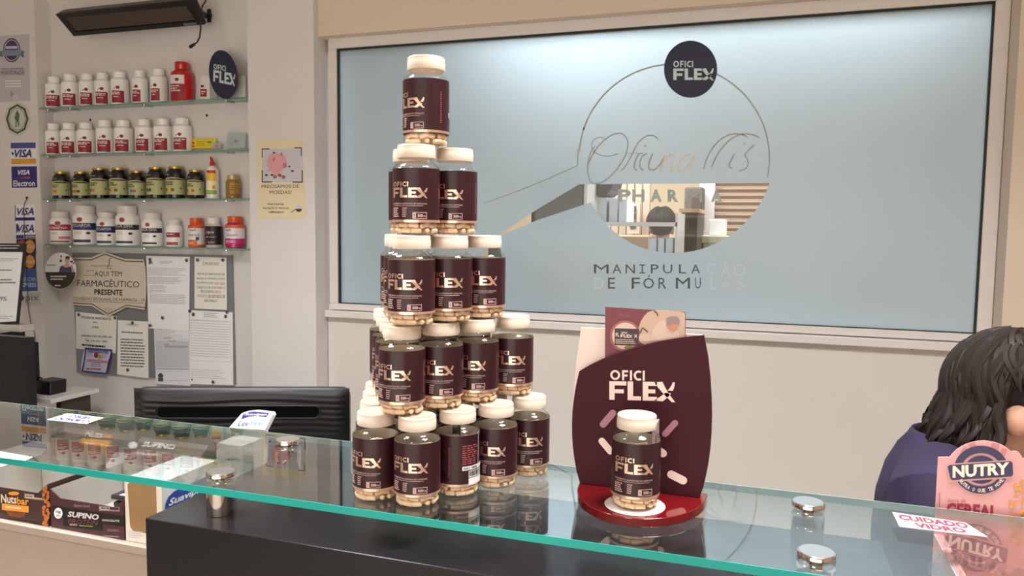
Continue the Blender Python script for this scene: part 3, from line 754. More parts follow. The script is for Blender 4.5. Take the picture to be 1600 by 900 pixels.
big_pot(183, 217.5, 322, 'larger white pot with a black band on the lowest shelf', POTW, WHITE, [((44, 42, 58), .50, .66, -1.1, 1.5), ((60, 56, 72), .08, .15, -1.0, .7)], vit('MEGA DHA'))
big_pot(223.6, 253.6, 333, 'smaller white pot with a black band on the lowest shelf', POTW, WHITE, [((44, 42, 58), .50, .68, -1.1, 1.5), ((60, 56, 72), .08, .15, -1.0, .7)], vit('MEGA DHA'))
big_pot(261, 285, 343.5, 'small white pot with a brick red band on the lowest shelf', POTW, WHITE, [((150, 54, 54), .44, .66, -1.0, 1.0), ((176, 70, 60), .08, .22, -.9, .7)], [(None, -.8, .6, .50, .60, WHITE, 1)], lidr=.78)
ORG_ = mat('orange_plastic', (214, 88, 36), .25, coat=.2)
big_pot(295, 320, 341, 'orange pot with a white and orange label on the lowest shelf', ORG_, ORG_, [((226, 224, 220), .12, .82, -1.2, 1.4), ((214, 104, 50), .06, .32, -1.1, .4), ((50, 60, 110), .30, .44, .2, .6)], [('mapft', -.6, .3, .68, .78, NVI, .02), ('IMUNE SOLIS', -.8, .7, .47, .56, NVI, .02), (None, -.8, .0, .12, .22, WHITE, 2)], lidr=.76, name='orange_pot')
big_pot(322.5, 347, 340.5, 'black labelled pot with a white lid on the lowest shelf', mat('pale_clear_pot', (206, 196, 188), .2), WHITE, [((34, 24, 32), .12, .90, -2.2, 2.6)], [('Lipx', -.95, .4, .56, .72, PINKINK, .02), (None, -.9, .6, .40, .46, PINKINK, 1), (None, -.5, .5, .16, .26, PINKINK, 2)], lidr=.78, name='black_pot')
big_pot(353, 383, 338.5, 'orange capped pot with a pink and white label, rightmost on the lowest shelf', mat('deep_pink_pot', (168, 34, 84), .2, coat=.2), ORG_, [((214, 96, 50), .78, .92, -1.6, 1.8), ((226, 222, 224), .36, .80, -1.3, 1.5), ((200, 40, 120), .16, .38, -1.3, 1.5)], [('mapft', -.8, -.1, .66, .76, NVI, .02), ('Lipogenic', -.7, .6, .46, .57, mat('mauve_ink', (176, 110, 150), .5), .02), (None, -.8, .4, .2, .3, WHITE, 2)], lidr=.74, name='orange_capped_pot')
# sachets
yp = Plane((0, 3.006, SZ[1]), (0, -1, .35))
o, sh = sheet_obj('yellow_sachet', yp, [(294, 217), (339, 216.5), (332, 231.5), (290, 232)], mat('yellow_foil', (240, 214, 40), .35), 'yellow printed sachet lying at the edge of the second shelf', 'sachet', th=.004)
m = MB(); sh.text(m, 'C', 297, 222, 304, 230, bold=.1); m.build('lettering', mat('red_print', (200, 40, 40), .5), parent=o)
m = MB(); sh.lines(m, 307, 221, 322, 230, 3, .3); m.build('lettering', mat('olive_print', (150, 130, 40), .5), parent=o)
m = MB(); sh.ell(m, 327, 222, 4, 1.4); m.build('leaf_print', mat('teal_print', (60, 150, 120), .5), parent=o)
SAC = clear('clear_sachet', (.86, .92, .93), 1.6, .12, haze=(214, 226, 228), hz=.55)
for q, lb in (([(333, 222), (345, 224), (345, 232), (331, 232)], 'small crumpled clear sachet beside the yellow sachet'), ([(355, 207), (384, 208), (383, 232), (351, 231)], 'clear plastic sachet leaning at the right end of the second shelf')):
    pl = Plane((0, 3.012, SZ[1]), (0, -1, .15))
    o, sh = sheet_obj('clear_sachet', pl, q, SAC, lb, 'sachet', th=.006)
    m = MB(); cx = sum(p[0] for p in q) / 4; cyy = sum(p[1] for p in q) / 4
    sh.ell(m, cx, cyy + 1, 2.6, 2.2); m.build('heart_print', mat('dull_pink_print', (170, 110, 116), .6), parent=o)
# round OFICI FLEX wobbler on the top shelf edge
wc = atY(348.6, 116.4, 2.9453)
wpl = Plane(wc, (-math.sin(math.radians(14)), -math.cos(math.radians(14)), 0))
q = []
for k in range(40):
    t = 2 * pi * k / 40; x, y = 22.2 * math.cos(t), 38 * math.sin(t)
    q.append((348.6 + x + y * .06, 116.4 + y + x * .12))
o, sh = sheet_obj('round_sign', wpl, q, NAVY, 'round navy sign hanging at the right end of the top glass shelf', 'sign', th=.002)
m = MB(); sh.glyph(m, OFICI, 334, 99.5, 353, 108, dy=3.5, dx=-.5); sh.glyph(m, FLEX, 333, 109, 366.5, 127, dy=7, dx=.5); m.build('lettering', NAVYW, parent=o)
# round shelf card with the woman's picture
ppl = Plane((0, 2.9465, 0), (0, -1, 0))
q = [(94.3 + 24.2 * math.cos(2 * pi * k / 40), 423 + 28.6 * math.sin(2 * pi * k / 40)) for k in range(40)]
o, sh = sheet_obj('round_card', ppl, q, PAPER, 'round picture card of a woman in a purple top, left of the cream plaque', 'card', th=.002)
m = MB(); sh.ell(m, 94.3, 424.5, 23.6, 26.6, 24, 0.02, pi - 0.02); m.build('picture', mat('dark_green_print', (44, 46, 26), .5), parent=o)
sh2 = Sheet(ppl, .0032)
m = MB(); sh2.pts(m, [(92, 425), (94, 417), (98, 414.5), (106, 417), (111, 416), (113, 426)]); m.build('picture', mat('purple_top_print', (76, 66, 108), .5), parent=o)
m = MB(); sh2.ell(m, 105, 406.5, 3.8, 5.2); sh2.pts(m, [(98, 416), (103, 411), (107, 411), (110, 414), (104, 418.5)]); sh2.pts(m, [(110, 415), (113, 413), (116.5, 424), (114, 426)]); m.build('picture', mat('skin_print', (214, 172, 146), .5), parent=o)
sh3 = Sheet(ppl, .0036)
m = MB(); sh3.ell(m, 105.5, 402.6, 3.6, 2.6); sh3.ell(m, 95.5, 400.5, 1.2, 1.8, 10); sh3.ell(m, 95, 407.5, 2, 2.2, 10); m.build('picture', mat('brown_print', (92, 66, 44), .5), parent=o)
m = MB(); sh3.lines(m, 79, 430.8, 104, 439.5, 2, .5); sh3.lines(m, 85.5, 445, 96, 447.5, 1, .9); m.build('lettering', WHITE, parent=o)
m = MB(); sh3.lines(m, 73, 413, 91, 416, 1, .8); m.build('lettering', LGREYINK, parent=o)
m = MB(); sh3.ell(m, 112, 409, 2.4, 1.8, 10); sh3.ell(m, 115, 411.5, 1.6, 1.2, 10); m.build('picture', mat('grey_blue_print', (90, 104, 110), .5), parent=o)

# ================================================================== steel notice board and its papers
bp = Plane((0, YN - .001, 0), (0, -1, 0))
TH = .014
brd, _ = sheet_obj('notice_board', bp, [(112.5, 394.5), (361.5, 399), (366.5, 600), (120, 580.5)], STEEL, 'grey steel notice board under the lowest glass shelf', 'board', th=TH)
def paper(name, quad, m, label, cat, lift=.001, group=None, curl=0):
    """a sheet on the steel board; curl bulges its middle rows"""
    pl = Plane((0, YN - .001 - TH - lift, 0), (0, -1, 0))
    if not curl:
        return sheet_obj(name, pl, quad, m, label, cat, group, th=.0006)
    P = [pl.p(*q) for q in quad]; mb = MB(); vs = []; n = 8
    for i in range(n + 1):
        t = i / n; off = Vector((0, -curl * math.sin(pi * t) - curl * .5 * t, 0))
        l = P[0].lerp(P[3], t) + off; r = P[1].lerp(P[2], t) + off
        vs += [l, r, l + Vector((0, .0006, 0)), r + Vector((0, .0006, 0))]
    fs = []
    for i in range(n):
        a = i * 4; fs += [(a, a + 1, a + 5, a + 4), (a + 2, a + 6, a + 7, a + 3), (a, a + 4, a + 6, a + 2), (a + 1, a + 3, a + 7, a + 5)]
    fs += [(0, 2, 3, 1), (n * 4, n * 4 + 1, n * 4 + 3, n * 4 + 2)]
    o = MB().add(vs, fs, True).build(name, m, org=P[0]); tag(o, label, cat, group)
    return o, Sheet(pl, .0004 + curl * 1.45)
HEX = [(113.4, 402.5), (142, 402.5), (163.6, 393.5), (195.4, 404.5), (224.5, 405.5), (227.2, 418), (228.6, 443.8), (228.2, 465), (226, 484), (198, 480), (169, 495), (144, 478.5), (112.5, 476), (110, 440)]
plq, sh = paper('cream_plaque', HEX, mat('cream_plaque', (220, 210, 192), .5), 'large cream bracket shaped plaque with bold black lettering on the steel board', 'plaque', lift=.012)
m = MB()
sh.strokes(m, [(113.5, 406), (143, 406), (163.6, 397.2), (195, 408), (224, 408.8)], 1.6)
sh.strokes(m, [(113.5, 473.5), (144.5, 475.2), (169, 491), (197.5, 476.8), (226, 480.8)], 1.6)
m.build('border', mat('brown_border', (112, 88, 74), .5), parent=plq)
m = MB()
sh.text(m, 'AQUI TEM', 147.5, 423.6, 190.3, 432.6, dy=.6, bold=.02)
sh.text(m, 'FARMACÊUTICO', 120.8, 434.8, 217.5, 447.2, dy=2.4, bold=.03)
sh.text(m, 'PRESENTE', 147.5, 451.8, 191.5, 460.6, dy=1.2, bold=.03)
m.build('lettering', INK, parent=plq)
m = MB(); sh.text(m, 'CONSELHO REGIONAL DE FARMÁCIA - SP', 113.5, 462.5, 226.5, 468.6, dy=3.2); sh.rect(m, 114, 470.2, 226, 470.8, dy=3.4); m.build('lettering', mat('grey_brown_ink', (96, 88, 80), .6), parent=plq)
m = MB(); sh.lines(m, 142, 414.8, 178, 417, 1, .5); sh.lines(m, 135, 422.5, 147, 424.5, 1, .5); sh.lines(m, 130, 430, 148, 432, 1, .5); sh.lines(m, 163, 481.5, 178, 489, 4, .25); m.build('lettering', mat('faint_brown_ink', (150, 138, 122), .6), parent=plq)
m = MB(); sh.strokes(m, bez([(174, 404), (169, 402), (171, 409), (170.5, 412), (170, 415), (168, 418), (167, 417)], 6), 1.3); sh.strokes(m, [(166.5, 419.6), (175, 419.6)], 1); m.build('emblem', mat('grey_blue_print', (90, 104, 110), .5), parent=plq)
p1, sh = paper('printed_notice', [(118.2, 487), (182.5, 494), (180.8, 552), (119, 544.5)], CREAMP, 'cream notice with bold centred lines under the left of the plaque', 'paper', lift=.002)
m = MB()
sh.text(m, 'VIGILÂNCIA SANITÁRIA DE', 126.5, 492.6, 173.5, 497, dy=3.6, bold=.02); sh.text(m, 'JAÚ', 145, 501.7, 152.3, 505.3, dy=.6, bold=.02); sh.text(m, '(VISA)', 144, 509.4, 154, 513.2, dy=.8, bold=.02)
sh.text(m, 'AVENIDA DAS NAÇÕES, S/N', 126.3, 522, 174.5, 526.4, dy=2.7, bold=.02); sh.text(m, 'TEL: (14) 3621 7890', 133, 530.4, 167.5, 534, dy=2, bold=.02)
sh.lines(m, 128, 537.4, 172, 541, 1, .8, dy=3.4)
m.build('lettering', INK, parent=p1)
p2, sh = paper('printed_notice', [(184, 500), (231.3, 502.5), (232, 591), (183, 585)], CREAMP, 'narrow cream notice with a dense paragraph, right of the blue framed certificate', 'paper', lift=.002)
m = MB(); sh.text(m, 'COMUNICADO', 197.5, 505.4, 215.5, 508.8, dy=.8); sh.lines(m, 190, 517.8, 226, 521, 1, .6, dy=1.8); sh.lines(m, 188.5, 529, 227, 575, 10, .42, dy=1.6, ragged=.1); m.build('lettering', mat('dark_grey_ink', (84, 84, 84), .6), parent=p2)
p3, sh = paper('printed_form', [(228.5, 399.6), (296.6, 401.2), (295.4, 517), (232, 513)], PAPER, 'tall white form beside the right edge of the plaque', 'paper', lift=.003)
m = MB(); sh.lines(m, 249, 408.5, 272, 413, 2, .3); sh.lines(m, 232, 418.5, 291, 431, 5, .22, dy=1.2); sh.lines(m, 232.5, 433, 290, 444, 5, .3, dy=1); sh.lines(m, 233, 446, 262, 458, 5, .25); sh.lines(m, 234, 459.5, 290, 475, 6, .25, dy=2, ragged=.05); m.build('lettering', GREYINK, parent=p3)
m = MB(); sh.pts(m, [(232, 409), (236, 407), (239, 413), (236, 411), (233, 414)]); m.build('emblem', mat('dark_grey_ink', (84, 84, 84), .6), parent=p3)
p4, sh = paper('printed_form', [(240.5, 512.6), (297, 515), (297.5, 603), (243.5, 599.6)], mat('bluish_paper', (234, 236, 242), .7), 'white form with a large blank grey field, hanging below the tall white form', 'paper', lift=.0015)
m = MB(); sh.lines(m, 244, 515, 294, 532, 8, .25, words=True, ragged=.6); m.build('lettering', LGREYINK, parent=p4)
m = MB(); sh.rect(m, 244, 532, 294.5, 574, dy=1); m.build('field', mat('pale_grey_field', (204, 206, 212), .7), parent=p4)
sh_ = Sheet(sh.pl, .0016)
m = MB(); sh_.rect(m, 264, 539.5, 293.5, 543.5, dy=.4); sh_.rect(m, 244, 575, 294.5, 577, dy=1); sh_.frame(m, 243.4, 514, 295.5, 580, .4, dy=1.4); m.build('lettering', LGREYINK, parent=p4)
m = MB(); sh_.rect(m, 258, 594, 294.5, 594.5, dy=.6); sh_.rect(m, 255, 527, 268, 529); sh_.rect(m, 262, 532, 275, 534); sh_.rect(m, 257, 537, 264, 543); m.build('lettering', mat('faint_rose_ink', (196, 172, 170), .7), parent=p4)
m = MB(); sh_.ell(m, 251, 586, 2.6, 3.2, 8); sh_.rect(m, 247, 590, 255, 595.8, dy=.4); sh_.pts(m, [(246.5, 586), (251, 582), (255.5, 586.5), (254, 590), (248, 590)]); m.build('emblem', mat('dark_grey_ink', (84, 84, 84), .6), parent=p4)
p5, sh = paper('printed_notice', [(304, 400.8), (353.8, 402.6), (354.6, 484.4), (303.8, 482)], CREAMP, 'small cream notice headed COMUNICADO at the top right of the steel board', 'paper', lift=.003)
m = MB(); sh.text(m, 'COMUNICADO', 316.5, 409.4, 342, 414.2, dy=.4)
for t, a, b, y in (('NOTA DE PRESTAÇÃO DE', 308.5, 351, 425.5), ('SERVIÇOS (MANIPULAÇÃO', 307, 352.2, 432.6), ('DE FÓRMULAS)', 307, 333, 439.4), ('CRÉDITO DE ICMS PARA O', 307.5, 352, 446.2), ('PROGRAMA', 313.5, 334, 453), ('DO ESTADO DE', 325.5, 351.5, 460.6), ('SÃO PAULO', 319, 339.5, 467)):
    sh.text(m, t, a, y, b, y + 4.6, dy=.9 * (b - a) / 45, bold=.015)
m.build('lettering', mat('dark_grey_ink', (84, 84, 84), .6), parent=p5)
m = MB()
for t, a, b, y in (('NÃO GERA', 335, 352.2, 440.2), ('NOTA', 335.5, 345, 453.8), ('PAULISTA', 308.5, 324, 459.8)): sh.text(m, t, a, y, b, y + 4.6, dy=.3, bold=.015)
m.build('lettering', mat('faded_red_ink', (206, 118, 122), .6), parent=p5)
p6, sh = paper('printed_form', [(296.2, 484.6), (363.4, 488), (364.6, 602), (297.2, 600)], PAPER, 'white ruled form below the COMUNICADO notice', 'paper', lift=.002)
m = MB(); sh.lines(m, 318, 488.5, 342, 497, 3, .3, dy=1); m.build('lettering', GREYINK, parent=p6)
m = MB(); sh.lines(m, 299, 500, 360, 559, 15, .2, dy=3, ragged=.05); sh.lines(m, 299, 577, 358, 592, 5, .2, dy=3, ragged=.3); sh.frame(m, 298, 499, 361, 563, .35, dy=3); m.build('lettering', LGREYINK, parent=p6)
m = MB(); sh.ell(m, 302, 491.4, 2.6, 3.2, 10); sh.ell(m, 352.5, 494.5, 2.4, 3, 10); sh.ell(m, 300, 593.2, 1.3, 1.6, 8); m.build('emblem', mat('dark_grey_ink', (84, 84, 84), .6), parent=p6)
p7, sh = paper('framed_certificate', [(132.8, 543), (175, 546), (166, 585.2), (126.8, 581)], mat('pale_lilac_paper', (214, 212, 232), .6), 'small white certificate with a blue frame at the bottom left of the steel board', 'paper', lift=.004, curl=.006)
BLF = mat('blue_frame_ink', (56, 50, 140), .5)
def q7(u, v):
    sx = -6 * v * v * 1.0; return (132.8 + 42.2 * u - 6 * v ** 1.6 - 3 * u * v ** 1.6, 543 + 3 * u + 38 * v + 1.2 * u * v)
m = MB()
for a, b in (((0, 0), (1, .06)), ((0, .94), (1, 1)), ((0, 0), (.05, 1)), ((.95, 0), (1, 1))):
    n = 8; horizontal = b[0] - a[0] > .5
    for k in range(n):
        t0, t1 = k / n, (k + 1) / n
        qq = [(a[0] + (b[0] - a[0]) * t0, a[1]), (a[0] + (b[0] - a[0]) * t1, a[1]), (a[0] + (b[0] - a[0]) * t1, b[1]), (a[0] + (b[0] - a[0]) * t0, b[1])] if horizontal else [(a[0], t0), (b[0], t0), (b[0], t1), (a[0], t1)]
        sh.pts(m, [q7(*z) for z in qq])
sh.text(m, 'DEDETIZADO POR:', 137, 546, 169.5, 550.5, dy=2.4, bold=.03)
m.build('lettering', BLF, parent=p7)
m = MB(); sh.text(m, 'CONTROLE DE PRAGAS', 136, 560.5, 169, 565, dy=3, bold=.02); sh.lines(m, 135, 575, 158, 578, 1, .6, dy=1); m.build('lettering', mat('red_print', (200, 40, 40), .5), parent=p7)
m = MB(); sh.lines(m, 136, 551.5, 145, 559, 3, .25); sh.lines(m, 160, 553.5, 170, 561, 3, .25); sh.lines(m, 142, 566.5, 162, 574, 3, .3); m.build('lettering', mat('slate_blue_ink', (120, 120, 170), .6), parent=p7)
m = MB(); sh.ell(m, 150, 555, 3.2, 4.2, 12); m.build('picture', mat('dark_red_print', (140, 50, 30), .5), parent=p7)
m = MB(); sh.ell(m, 156, 557.5, 3.2, 3.8, 12); m.build('picture', mat('golden_print', (190, 160, 60), .5), parent=p7)
MAG = mat('grey_magnet', (96, 96, 98), .35, metal=.5)
for x, y, lb in ((234.7, 405.5, 'top left corner of the tall white form'), (292, 406.8, 'top right corner of the tall white form'), (254.4, 496.3, 'middle of the lower part of the tall white form'), (235, 508.5, 'lower left edge of the tall white form'), (309, 406.3, 'top left corner of the COMUNICADO notice'), (348.7, 406.3, 'top right corner of the COMUNICADO notice'), (297, 486, 'top left corner of the white ruled form'), (355, 487.3, 'top right corner of the white ruled form'), (333.4, 596.6, 'bottom of the white ruled form'), (123.4, 491.5, 'top left corner of the notice under the plaque'), (180, 496.5, 'top right corner of the notice under the plaque'), (207.5, 504.4, 'top of the narrow cream notice'), (200, 577.8, 'bottom of the narrow cream notice')):
    p = atY(x, y, YN - TH - .006)
    o = MB().lathe([(.0075, .0), (.008, -.001), (.008, -.004), (.006, -.006), (.001, -.0065)], 16, p, 'Y').build('magnet', MAG, org=p)
    tag(o, 'round grey magnet at the ' + lb, 'magnet', 'magnets on the steel board')

# ================================================================== cards and stickers on the wall left of the niche
LW = Plane((0, YP, 0), (0, -1, 0))
VBL = mat('card_blue', (44, 44, 120), .45); VYE = mat('card_amber', (224, 160, 50), .45); CARDW = mat('card_white', (240, 239, 241), .45)
o, sh = sheet_obj('quality_certificate', LW, [(-14, 57), (45.5, 53), (46.5, 157.5), (-12, 160)], mat('clear_grey_film', (196, 192, 196), .4), 'translucent grey quality certificate with a purple round seal at the upper left', 'certificate')
PUR = mat('purple_seal', (66, 52, 106), .5)
m = MB(); sh.ell(m, 18.3, 78.5, 13.4, 19); m.build('seal', PUR, parent=o)
sh = Sheet(LW, .0022)
m = MB(); sh.ring(m, 18.3, 78.5, 11.6, 16.6, .8, 30); sh.rect(m, 9, 72.6, 27, 76.4, dy=-.6); m.build('seal_ring', CARDW, parent=o)
m = MB(); sh.pts(m, [(0, 79), (5, 81), (5, 89), (0, 88)]); sh.pts(m, [(32, 79.5), (38.5, 79.5), (36.5, 85), (38, 90), (32, 88)]); m.build('ribbon', mat('ribbon_shade', (96, 110, 134), .5), parent=o)
sh = Sheet(LW, .0026)
m = MB(); sh.rect(m, 3.5, 78.4, 33.5, 87.5, dy=-.8); m.build('ribbon', mat('ribbon_grey_blue', (128, 144, 162), .5), parent=o)
m = MB(); sh.text(m, 'PREMIUM', 10, 73.2, 26, 75.8, dy=-.5); m.build('lettering', PUR, parent=o)
m = MB(); sh.text(m, 'FÓRMULA COM QUALIDADE', 1.5, 105.6, 37, 109.6, dy=-.9, bold=.02); sh.text(m, 'MONITORADA', 1.5, 110.8, 37.5, 117.4, dy=-1, bold=.02); m.build('lettering', mat('slate_ink', (84, 84, 110), .5), parent=o)
m = MB(); sh.lines(m, 8, 126, 33, 138.5, 3, .35, dy=-.5, words=False, ragged=.02); sh.lines(m, 21, 149, 30, 157, 3, .25); m.build('lettering', CARDW, parent=o)
m = MB(); sh.strokes(m, [(17, 142), (17, 149), (20, 149), (20, 145)], .7); m.build('emblem', mat('slate_ink', (84, 84, 110), .5), parent=o)
o, sh = sheet_obj('oval_sticker', LW, [(27 + 20 * math.cos(2 * pi * k / 40), 186 + 26.5 * math.sin(2 * pi * k / 40)) for k in range(40)], mat('pale_sticker', (206, 208, 198), .5), 'pale oval sticker with a dark green rim and small figure above the VISA card', 'sticker')
m = MB(); sh.ring(m, 27, 186, 17.6, 23.4, 3.2, 8); sh.ring(m, 27, 186, 12.6, 17.4, .7, 30); m.build('rim', mat('dark_green_rim', (62, 78, 62), .5), parent=o)
m = MB(); sh.pts(m, [(24.5, 178), (26, 172.5), (28.5, 175), (30.5, 180), (29.5, 188), (30, 196), (28.5, 199), (27.5, 190), (26, 190), (26, 199), (24, 199), (24.5, 188), (22.5, 184)]); m.build('picture', mat('green_figure', (84, 108, 84), .5), parent=o)
o, sh = sheet_obj('visa_card', LW, [(15.4, 222), (56.8, 221.3), (57.8, 257.2), (16.2, 257.8)], CARDW, 'white VISA card with blue and amber bands, topmost of the two framed payment cards', 'payment card')
m = MB(); sh.rect(m, 16.6, 223, 55.8, 232, dy=-.5); m.build('band', mat('card_mid_blue', (74, 82, 150), .45), parent=o)
m = MB(); sh.rect(m, 17.3, 248, 56.6, 256.6, dy=-.5); m.build('band', VYE, parent=o)
sh = Sheet(LW, .0022)
m = MB(); sh.text(m, 'VISA', 22.5, 233.8, 49.5, 246.4, dy=-.6, bold=.035, shear=.25); sh.pts(m, [(17.4, 239), (19.5, 237), (22, 240), (20, 243)]); m.build('lettering', VBL, parent=o)
o, sh = sheet_obj('visa_electron_card', LW, [(16.4, 259), (58.6, 258.4), (59.6, 294.2), (17.2, 295.4)], CARDW, 'dark blue VISA Electron card, lower of the two framed payment cards', 'payment card')
m = MB(); sh.rect(m, 17.6, 260.2, 57.6, 293.6, dy=-.6, dx=.8); m.build('field', VBL, parent=o)
sh = Sheet(LW, .0022)
m = MB(); sh.text(m, 'VISA', 27.6, 265.6, 46.4, 273.4, dy=-.4, bold=.03, shear=.25); sh.text(m, 'Electron', 20.8, 282.2, 54.6, 291.4, dy=-.5, bold=.025); m.build('lettering', CARDW, parent=o)
m = MB(); sh.pts(m, [(30, 279.3), (38, 276.8), (47.5, 276.2), (46.5, 278.3), (38, 278.6)]); m.build('swoosh', mat('swoosh_orange', (214, 96, 50), .5), parent=o)
# the strip of smaller payment stickers, each its own sticker
def small(name, q, m0, label): return sheet_obj(name, LW, q, m0, label, 'payment card', None)
o, sh = small('visa_sticker', [(23.4, 320), (54, 319), (54.6, 344.6), (24.4, 346)], CARDW, 'small white VISA sticker with blue edges at the top of the sticker column')
m = MB(); sh.text(m, 'VISA', 26.4, 324.8, 53, 336.4, dy=-.4, bold=.03, shear=.25); sh.rect(m, 24.2, 340, 54.4, 344.8, dy=-.5); sh.rect(m, 23.4, 320.5, 24.6, 345.5); m.build('lettering', VBL, parent=o)
o, sh = small('visa_electron_sticker', [(24.4, 346.4), (54.6, 345), (55.4, 372.4), (25.2, 373.4)], CARDW, 'small VISA Electron sticker, second in the sticker column')
m = MB(); sh.text(m, 'VISA', 27.2, 351, 53.4, 363.4, dy=-.4, bold=.03, shear=.25); sh.rect(m, 25, 367.4, 55.2, 373, dy=-.6); sh.pts(m, [(25, 350), (27, 349), (29, 358), (25.4, 366)]); m.build('lettering', VBL, parent=o)
sh = Sheet(LW, .0022); m = MB(); sh.text(m, 'ELECTRON', 37, 368.3, 54.4, 371.6, dy=-.3, bold=.03); m.build('lettering', CARDW, parent=o)
RED_ = mat('card_red', (176, 60, 56), .45); ORA = mat('card_orange', (222, 156, 66), .45); DBL = mat('card_dark_blue', (38, 40, 70), .45)
for (y0, y1, lb) in ((373.6, 397, 'dark MasterCard sticker with red and orange discs, third in the sticker column'), (397.6, 420, 'dark MasterCard sticker with red and orange discs, fourth in the sticker column')):
    o, sh = small('card_sticker', [(25.4, y0), (55.4, y0 - .6), (56.2, y1), (26, y1 + .6)], DBL, lb)
    cy = (y0 + y1) / 2
    m = MB(); sh.ell(m, 34.6, cy, 7.6, 10); m.build('disc', RED_, parent=o)
    sh = Sheet(LW, .0022); m = MB(); sh.ell(m, 46.6, cy, 7.8, 10.4); m.build('disc', ORA, parent=o)
    sh = Sheet(LW, .0027); m = MB(); sh.text(m, 'MasterCard', 28.2, cy - 2.6, 54, cy + 2.6, bold=.03); m.build('lettering', CARDW, parent=o)
o, sh = small('express_sticker', [(26.2, 421), (56.2, 420), (58.8, 454.4), (27, 456)], mat('card_bright_blue', (50, 92, 158), .45), 'bright blue sticker with pale capitals, fifth in the sticker column')
m = MB(); sh.text(m, 'AMERICAN', 28.4, 433, 56, 439.4, bold=.03); sh.text(m, 'EXPRESS', 29, 441.8, 56.6, 448.4, bold=.03); m.build('lettering', mat('pale_blue_ink', (190, 208, 224), .5), parent=o)
o, sh = small('pix_sticker', [(28, 457.4), (62, 456.4), (63.6, 476.6), (28.6, 478)], mat('pale_grey_card', (206, 204, 202), .5), 'pale grey pix sticker at the foot of the sticker column')
m = MB(); sh.text(m, 'pix', 40, 459.4, 60.4, 473.6); m.build('lettering', mat('slate_grey_ink', (112, 116, 124), .5), parent=o)
m = MB(); sh.pts(m, [(34.5, 460), (38.4, 465.5), (34.5, 471), (30.6, 465.5)]); m.build('emblem', mat('dark_teal_ink', (40, 66, 70), .5), parent=o)
# thin cable hanging down the wall
pts = [(43, 309), (39, 316), (37, 324), (39, 380), (42, 440), (44, 480), (48, 505), (54, 520), (55.5, 535), (52, 555), (50.5, 570)]
P = [atY(x, y, YP - .006) for x, y in pts]
tag(MB().tube([tuple(p) for p in P], .0016, 8).build('thin_cable', mat('dark_cable', (56, 54, 52), .5), org=P[0]), 'thin dark cable hanging over the payment stickers', 'cable')
p = atY(43, 309, YP); tag(MB().lathe([(.004, 0), (.006, -.003), (.004, -.009), (.001, -.01)], 12, p, 'Y').build('cable_hook', GASKET, org=p), 'small dark hook holding the thin cable on the wall', 'hook')

# piggy bank poster on the pillar
POS = mat('cream_poster', (232, 220, 184), .6)
o, sh = sheet_obj('piggy_bank_poster', LW, [(401.6, 217), (472, 217.5), (478.5, 338), (474.5, 341.5), (403, 341.5)], POS, 'cream poster with a pink piggy bank on the pillar', 'poster')
m = MB(); sh.rect(m, 409.2, 232.4, 472, 284.6, dx=.8); m.build('picture', mat('pale_lilac_print', (206, 204, 212), .6), parent=o)
sh = Sheet(LW, .0022)
BRK = mat('dark_plum_ink', (72, 40, 52), .6)
m = MB()
for a in ((409, 232, 421, 233.6), (409, 232, 410.4, 246), (460, 230.2, 471.6, 231.8), (470.2, 230.2, 471.6, 244), (409, 266, 410.6, 285), (409, 283.4, 425, 285.2), (457, 283.6, 473, 285.4), (471.4, 266, 473, 285)): sh.rect(m, *a)
m.build('corner_bracket', BRK, parent=o)
m = MB(); sh.ell(m, 431.5, 254.5, 14.6, 16); sh.ell(m, 441, 253.5, 7, 11); sh.pts(m, [(425, 266), (441, 266), (433, 275), (428.5, 275)]); sh.pts(m, [(418, 264), (422, 269), (416.5, 268)]); m.build('picture', mat('pig_pink', (224, 164, 168), .6), parent=o)
sh3 = Sheet(LW, .0026)
m = MB(); sh3.ell(m, 445, 258.5, 3.2, 4.2, 14); sh3.pts(m, [(437, 243), (440.5, 236.6), (442, 243)]); sh3.pts(m, [(425, 249), (430.6, 244.4), (430, 249), (427, 253)]); m.build('picture', mat('pig_dark_pink', (196, 122, 134), .6), parent=o)
m = MB()
for x, y, r in ((452, 260.3, 2), (457, 267.2, 2.3), (416.3, 273.6, 2.4), (425, 273.4, 2.4), (428, 238.8, 2)): sh3.ell(m, x, y, r, r * .7, 12)
m.build('coin_print', mat('dark_coin', (84, 66, 60), .6), parent=o)
m = MB()
for x, y, r in ((429.6, 276.4, 3), (437, 274, 3.2), (443, 276.6, 3.2)): sh3.ell(m, x, y, r, r * .85, 14)
m.build('coin_print', mat('copper_coin', (150, 104, 80), .6), parent=o)
TI = mat('plum_brown_ink', (92, 58, 56), .6)
m = MB(); sh.text(m, 'PRECISAMOS DE', 408.8, 288.6, 467.2, 294, dy=-.3, bold=.02); sh.text(m, 'MOEDAS!', 421.4, 297.6, 455, 303.2, bold=.02)
sh.text(m, 'POR FAVOR,', 418.2, 317.8, 444.2, 320.8, bold=.02); sh.text(m, 'FACILITE O TROCO.', 410.8, 323.8, 452, 326.8, bold=.02); sh.text(m, 'OBRIGADO', 420, 329.8, 443.8, 333, bold=.02); m.build('lettering', TI, parent=o)
m = MB(); sh.ell(m, 466.8, 325.4, 5, 5.4, 20); m.build('emblem', mat('lilac_white_print', (214, 210, 222), .6), parent=o)
m = MB(); sh3.ell(m, 466.8, 326, 5, 5, 14, 0.05, pi - .05); sh3.strokes(m, [(462, 327.4), (457, 330), (454.4, 331.6)], 1); m.build('emblem', TI, parent=o)

